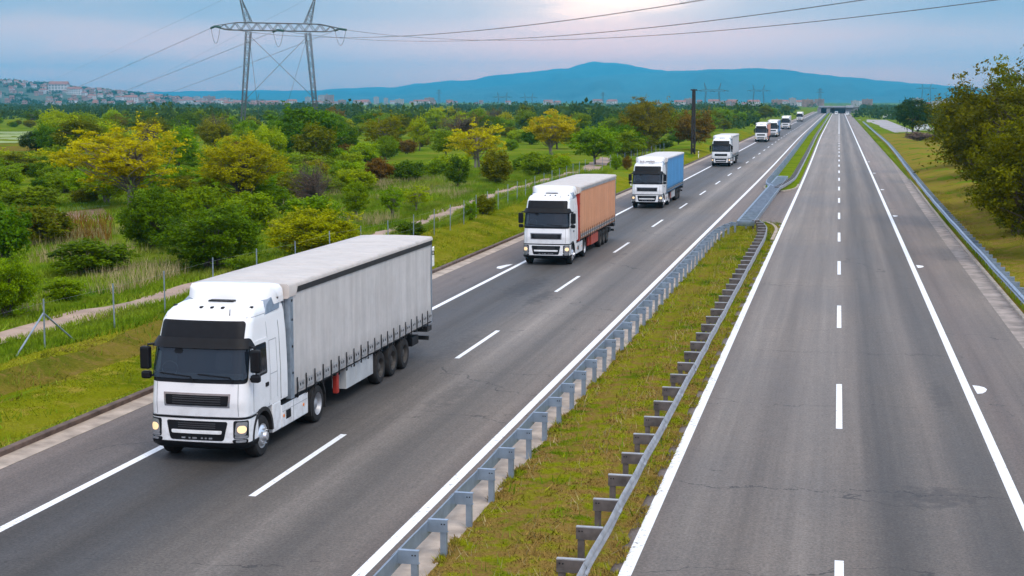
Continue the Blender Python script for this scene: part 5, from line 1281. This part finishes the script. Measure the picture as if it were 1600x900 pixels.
for px, D, i, s, lab in ((327, 3600, 3, 1.1, 'brown apartment block at the end of the hill, left of the pylon'), (352, 3700, 0, 1.1, 'pale apartment block just left of the pylon leg'), (511, 3500, 3, 1.25, 'large brown stepped block right of the pylon'), (588, 3600, 1, .8, 'slim pale tower block alone over the plain'), (671, 3500, 3, .9, 'brown block beneath the single column pylon'), (1238, 2000, 1, .55, 'white narrow building beside the road bridge'), (1214, 2200, 4 - 1, .6, 'reddish block between the portal pylon and the bridge'), (1262, 2100, 3, .6, 'reddish low block left of the road bridge'), (1474, 1500, 2, .75, 'long white building behind the round dark tree')):
    x, y, _ = far(px, 158, D); building('apartment_block', BLK[i], x, y, 0, lab, 'building', None, s * .82, 0)

# far woods that read as one mass
def wood(name, pts, leaf_k, per, seed, mat):
    rs = np.random.default_rng(seed); VV, QQ, TT = [], [], []; b = 0
    for x, y, z, w_, h_ in pts:
        d = unit(rs.normal(size=(per, 3))); d[:, 2] = np.abs(d[:, 2]); r = rs.uniform(.55, 1, per)[:, None]
        k = 1 + .25 * np.sin(3 * np.arctan2(d[:, 1], d[:, 0]) + rs.uniform(0, 6))[:, None]
        P = d * r * k * np.array([w_ / 2, w_ / 2, h_ * .92]) + np.array([x, y, z])
        V, Q = leaf_quads(rs, P, d, leaf_k * w_, .7); VV.append(V); QQ.append(Q + b); b += len(V); TT.append(np.clip(rs.uniform(0, 1) * .6 + rs.uniform(0, .45, per), 0, 1))
    o = np_obj(name, np.concatenate(VV), np.concatenate(QQ), mat, tint=np.concatenate(TT)); tag(o, kind='stuff'); return o
NEARF = np.random.default_rng(99); tries = 0; nn = 0
while nn < 75 and tries < 4000:
    tries += 1; px = NEARF.uniform(-60, 560); d = NEARF.uniform(82, 175); py = VY + (H - .7) * F / d; x, y = gp(px, py, .7)
    if x > trk(y) - 5 or any(inside(px, py, m) for m in MEADOW[:2]): continue
    w_ = NEARF.uniform(2.2, 4.6); h_ = w_ * NEARF.uniform(.42, .62)
    if any((x - a) ** 2 + (y - b) ** 2 < (.42 * (w_ * .5 + c)) ** 2 for a, b, c in PLACED): continue
    kind = ['mid', 'mid', 'bright', 'dark', 'olive', 'mid'][NEARF.integers(6)]
    plant('shrub', 'shrub', f'bush{NEARF.integers(3)}', kind, x, y, w_, h_, f'low {COLOR_WORD[kind]} bush in the thicket between track and yellow trees', f'low {COLOR_WORD[kind]} bushes of the near thicket'); nn += 1
rs = np.random.default_rng(77); pts = []
FIELDS = [(-90, 150, 385, 640), (505, 625, 430, 680), (740, 830, 520, 760), (390, 520, 360, 520), (170, 300, 620, 900), (560, 720, 900, 1300), (860, 980, 700, 1000)]
while len(pts) < 1050:
    px = rs.uniform(-90, 1285); D = 430 * (2600 / 430) ** rs.uniform(); x, y, _ = far(px, 158, D)
    if any(a < px < b and c < D < d for a, b, c, d in FIELDS) or x > -30: continue
    s = 1 + .35 * math.sin(px * .02 + D * .004); pts.append((x, y, -.3, rs.uniform(8, 14) * s, rs.uniform(4.5, 7.2) * s))
for k in range(150):
    px = rs.uniform(1338, 1560); D = rs.uniform(700, 2200); x, y, _ = far(px, 158, D); pts.append((x, y, -.3, rs.uniform(8, 14), rs.uniform(4, 6.5)))
wood('woods', pts, .06, 130, 1, FOL['far'])
pts = []
for k in range(420):
    px = rs.uniform(-40, 520); t = rs.uniform(.0, 1.02) if rs.uniform() < .6 else rs.uniform(.86, 1.05); x, y, z = hill_pt(px, t); pts.append((x, y, z - .5, rs.uniform(14, 30), rs.uniform(6, 10)))
wood('hillside_woods', pts, .09, 60, 2, FOL['far'])

# ------------------------------------------------------------------ haze over the plain
mb = MB(); mb.box(-17500, 17500, -300, 16800, -4, 440)
o = mb.build('haze', M['white']); tag(o, kind='stuff')
hm = bpy.data.materials.new('haze_air'); hm.use_nodes = True; t = hm.node_tree; t.nodes.clear()
pv = t.nodes.new('ShaderNodeVolumePrincipled'); pv.inputs['Color'].default_value = (.085, .72, 1.0, 1); pv.inputs['Density'].default_value = 1.1e-4; pv.inputs['Anisotropy'].default_value = .65
om = t.nodes.new('ShaderNodeOutputMaterial'); t.links.new(pv.outputs[0], om.inputs['Volume'])
o.data.materials.clear(); o.data.materials.append(hm)
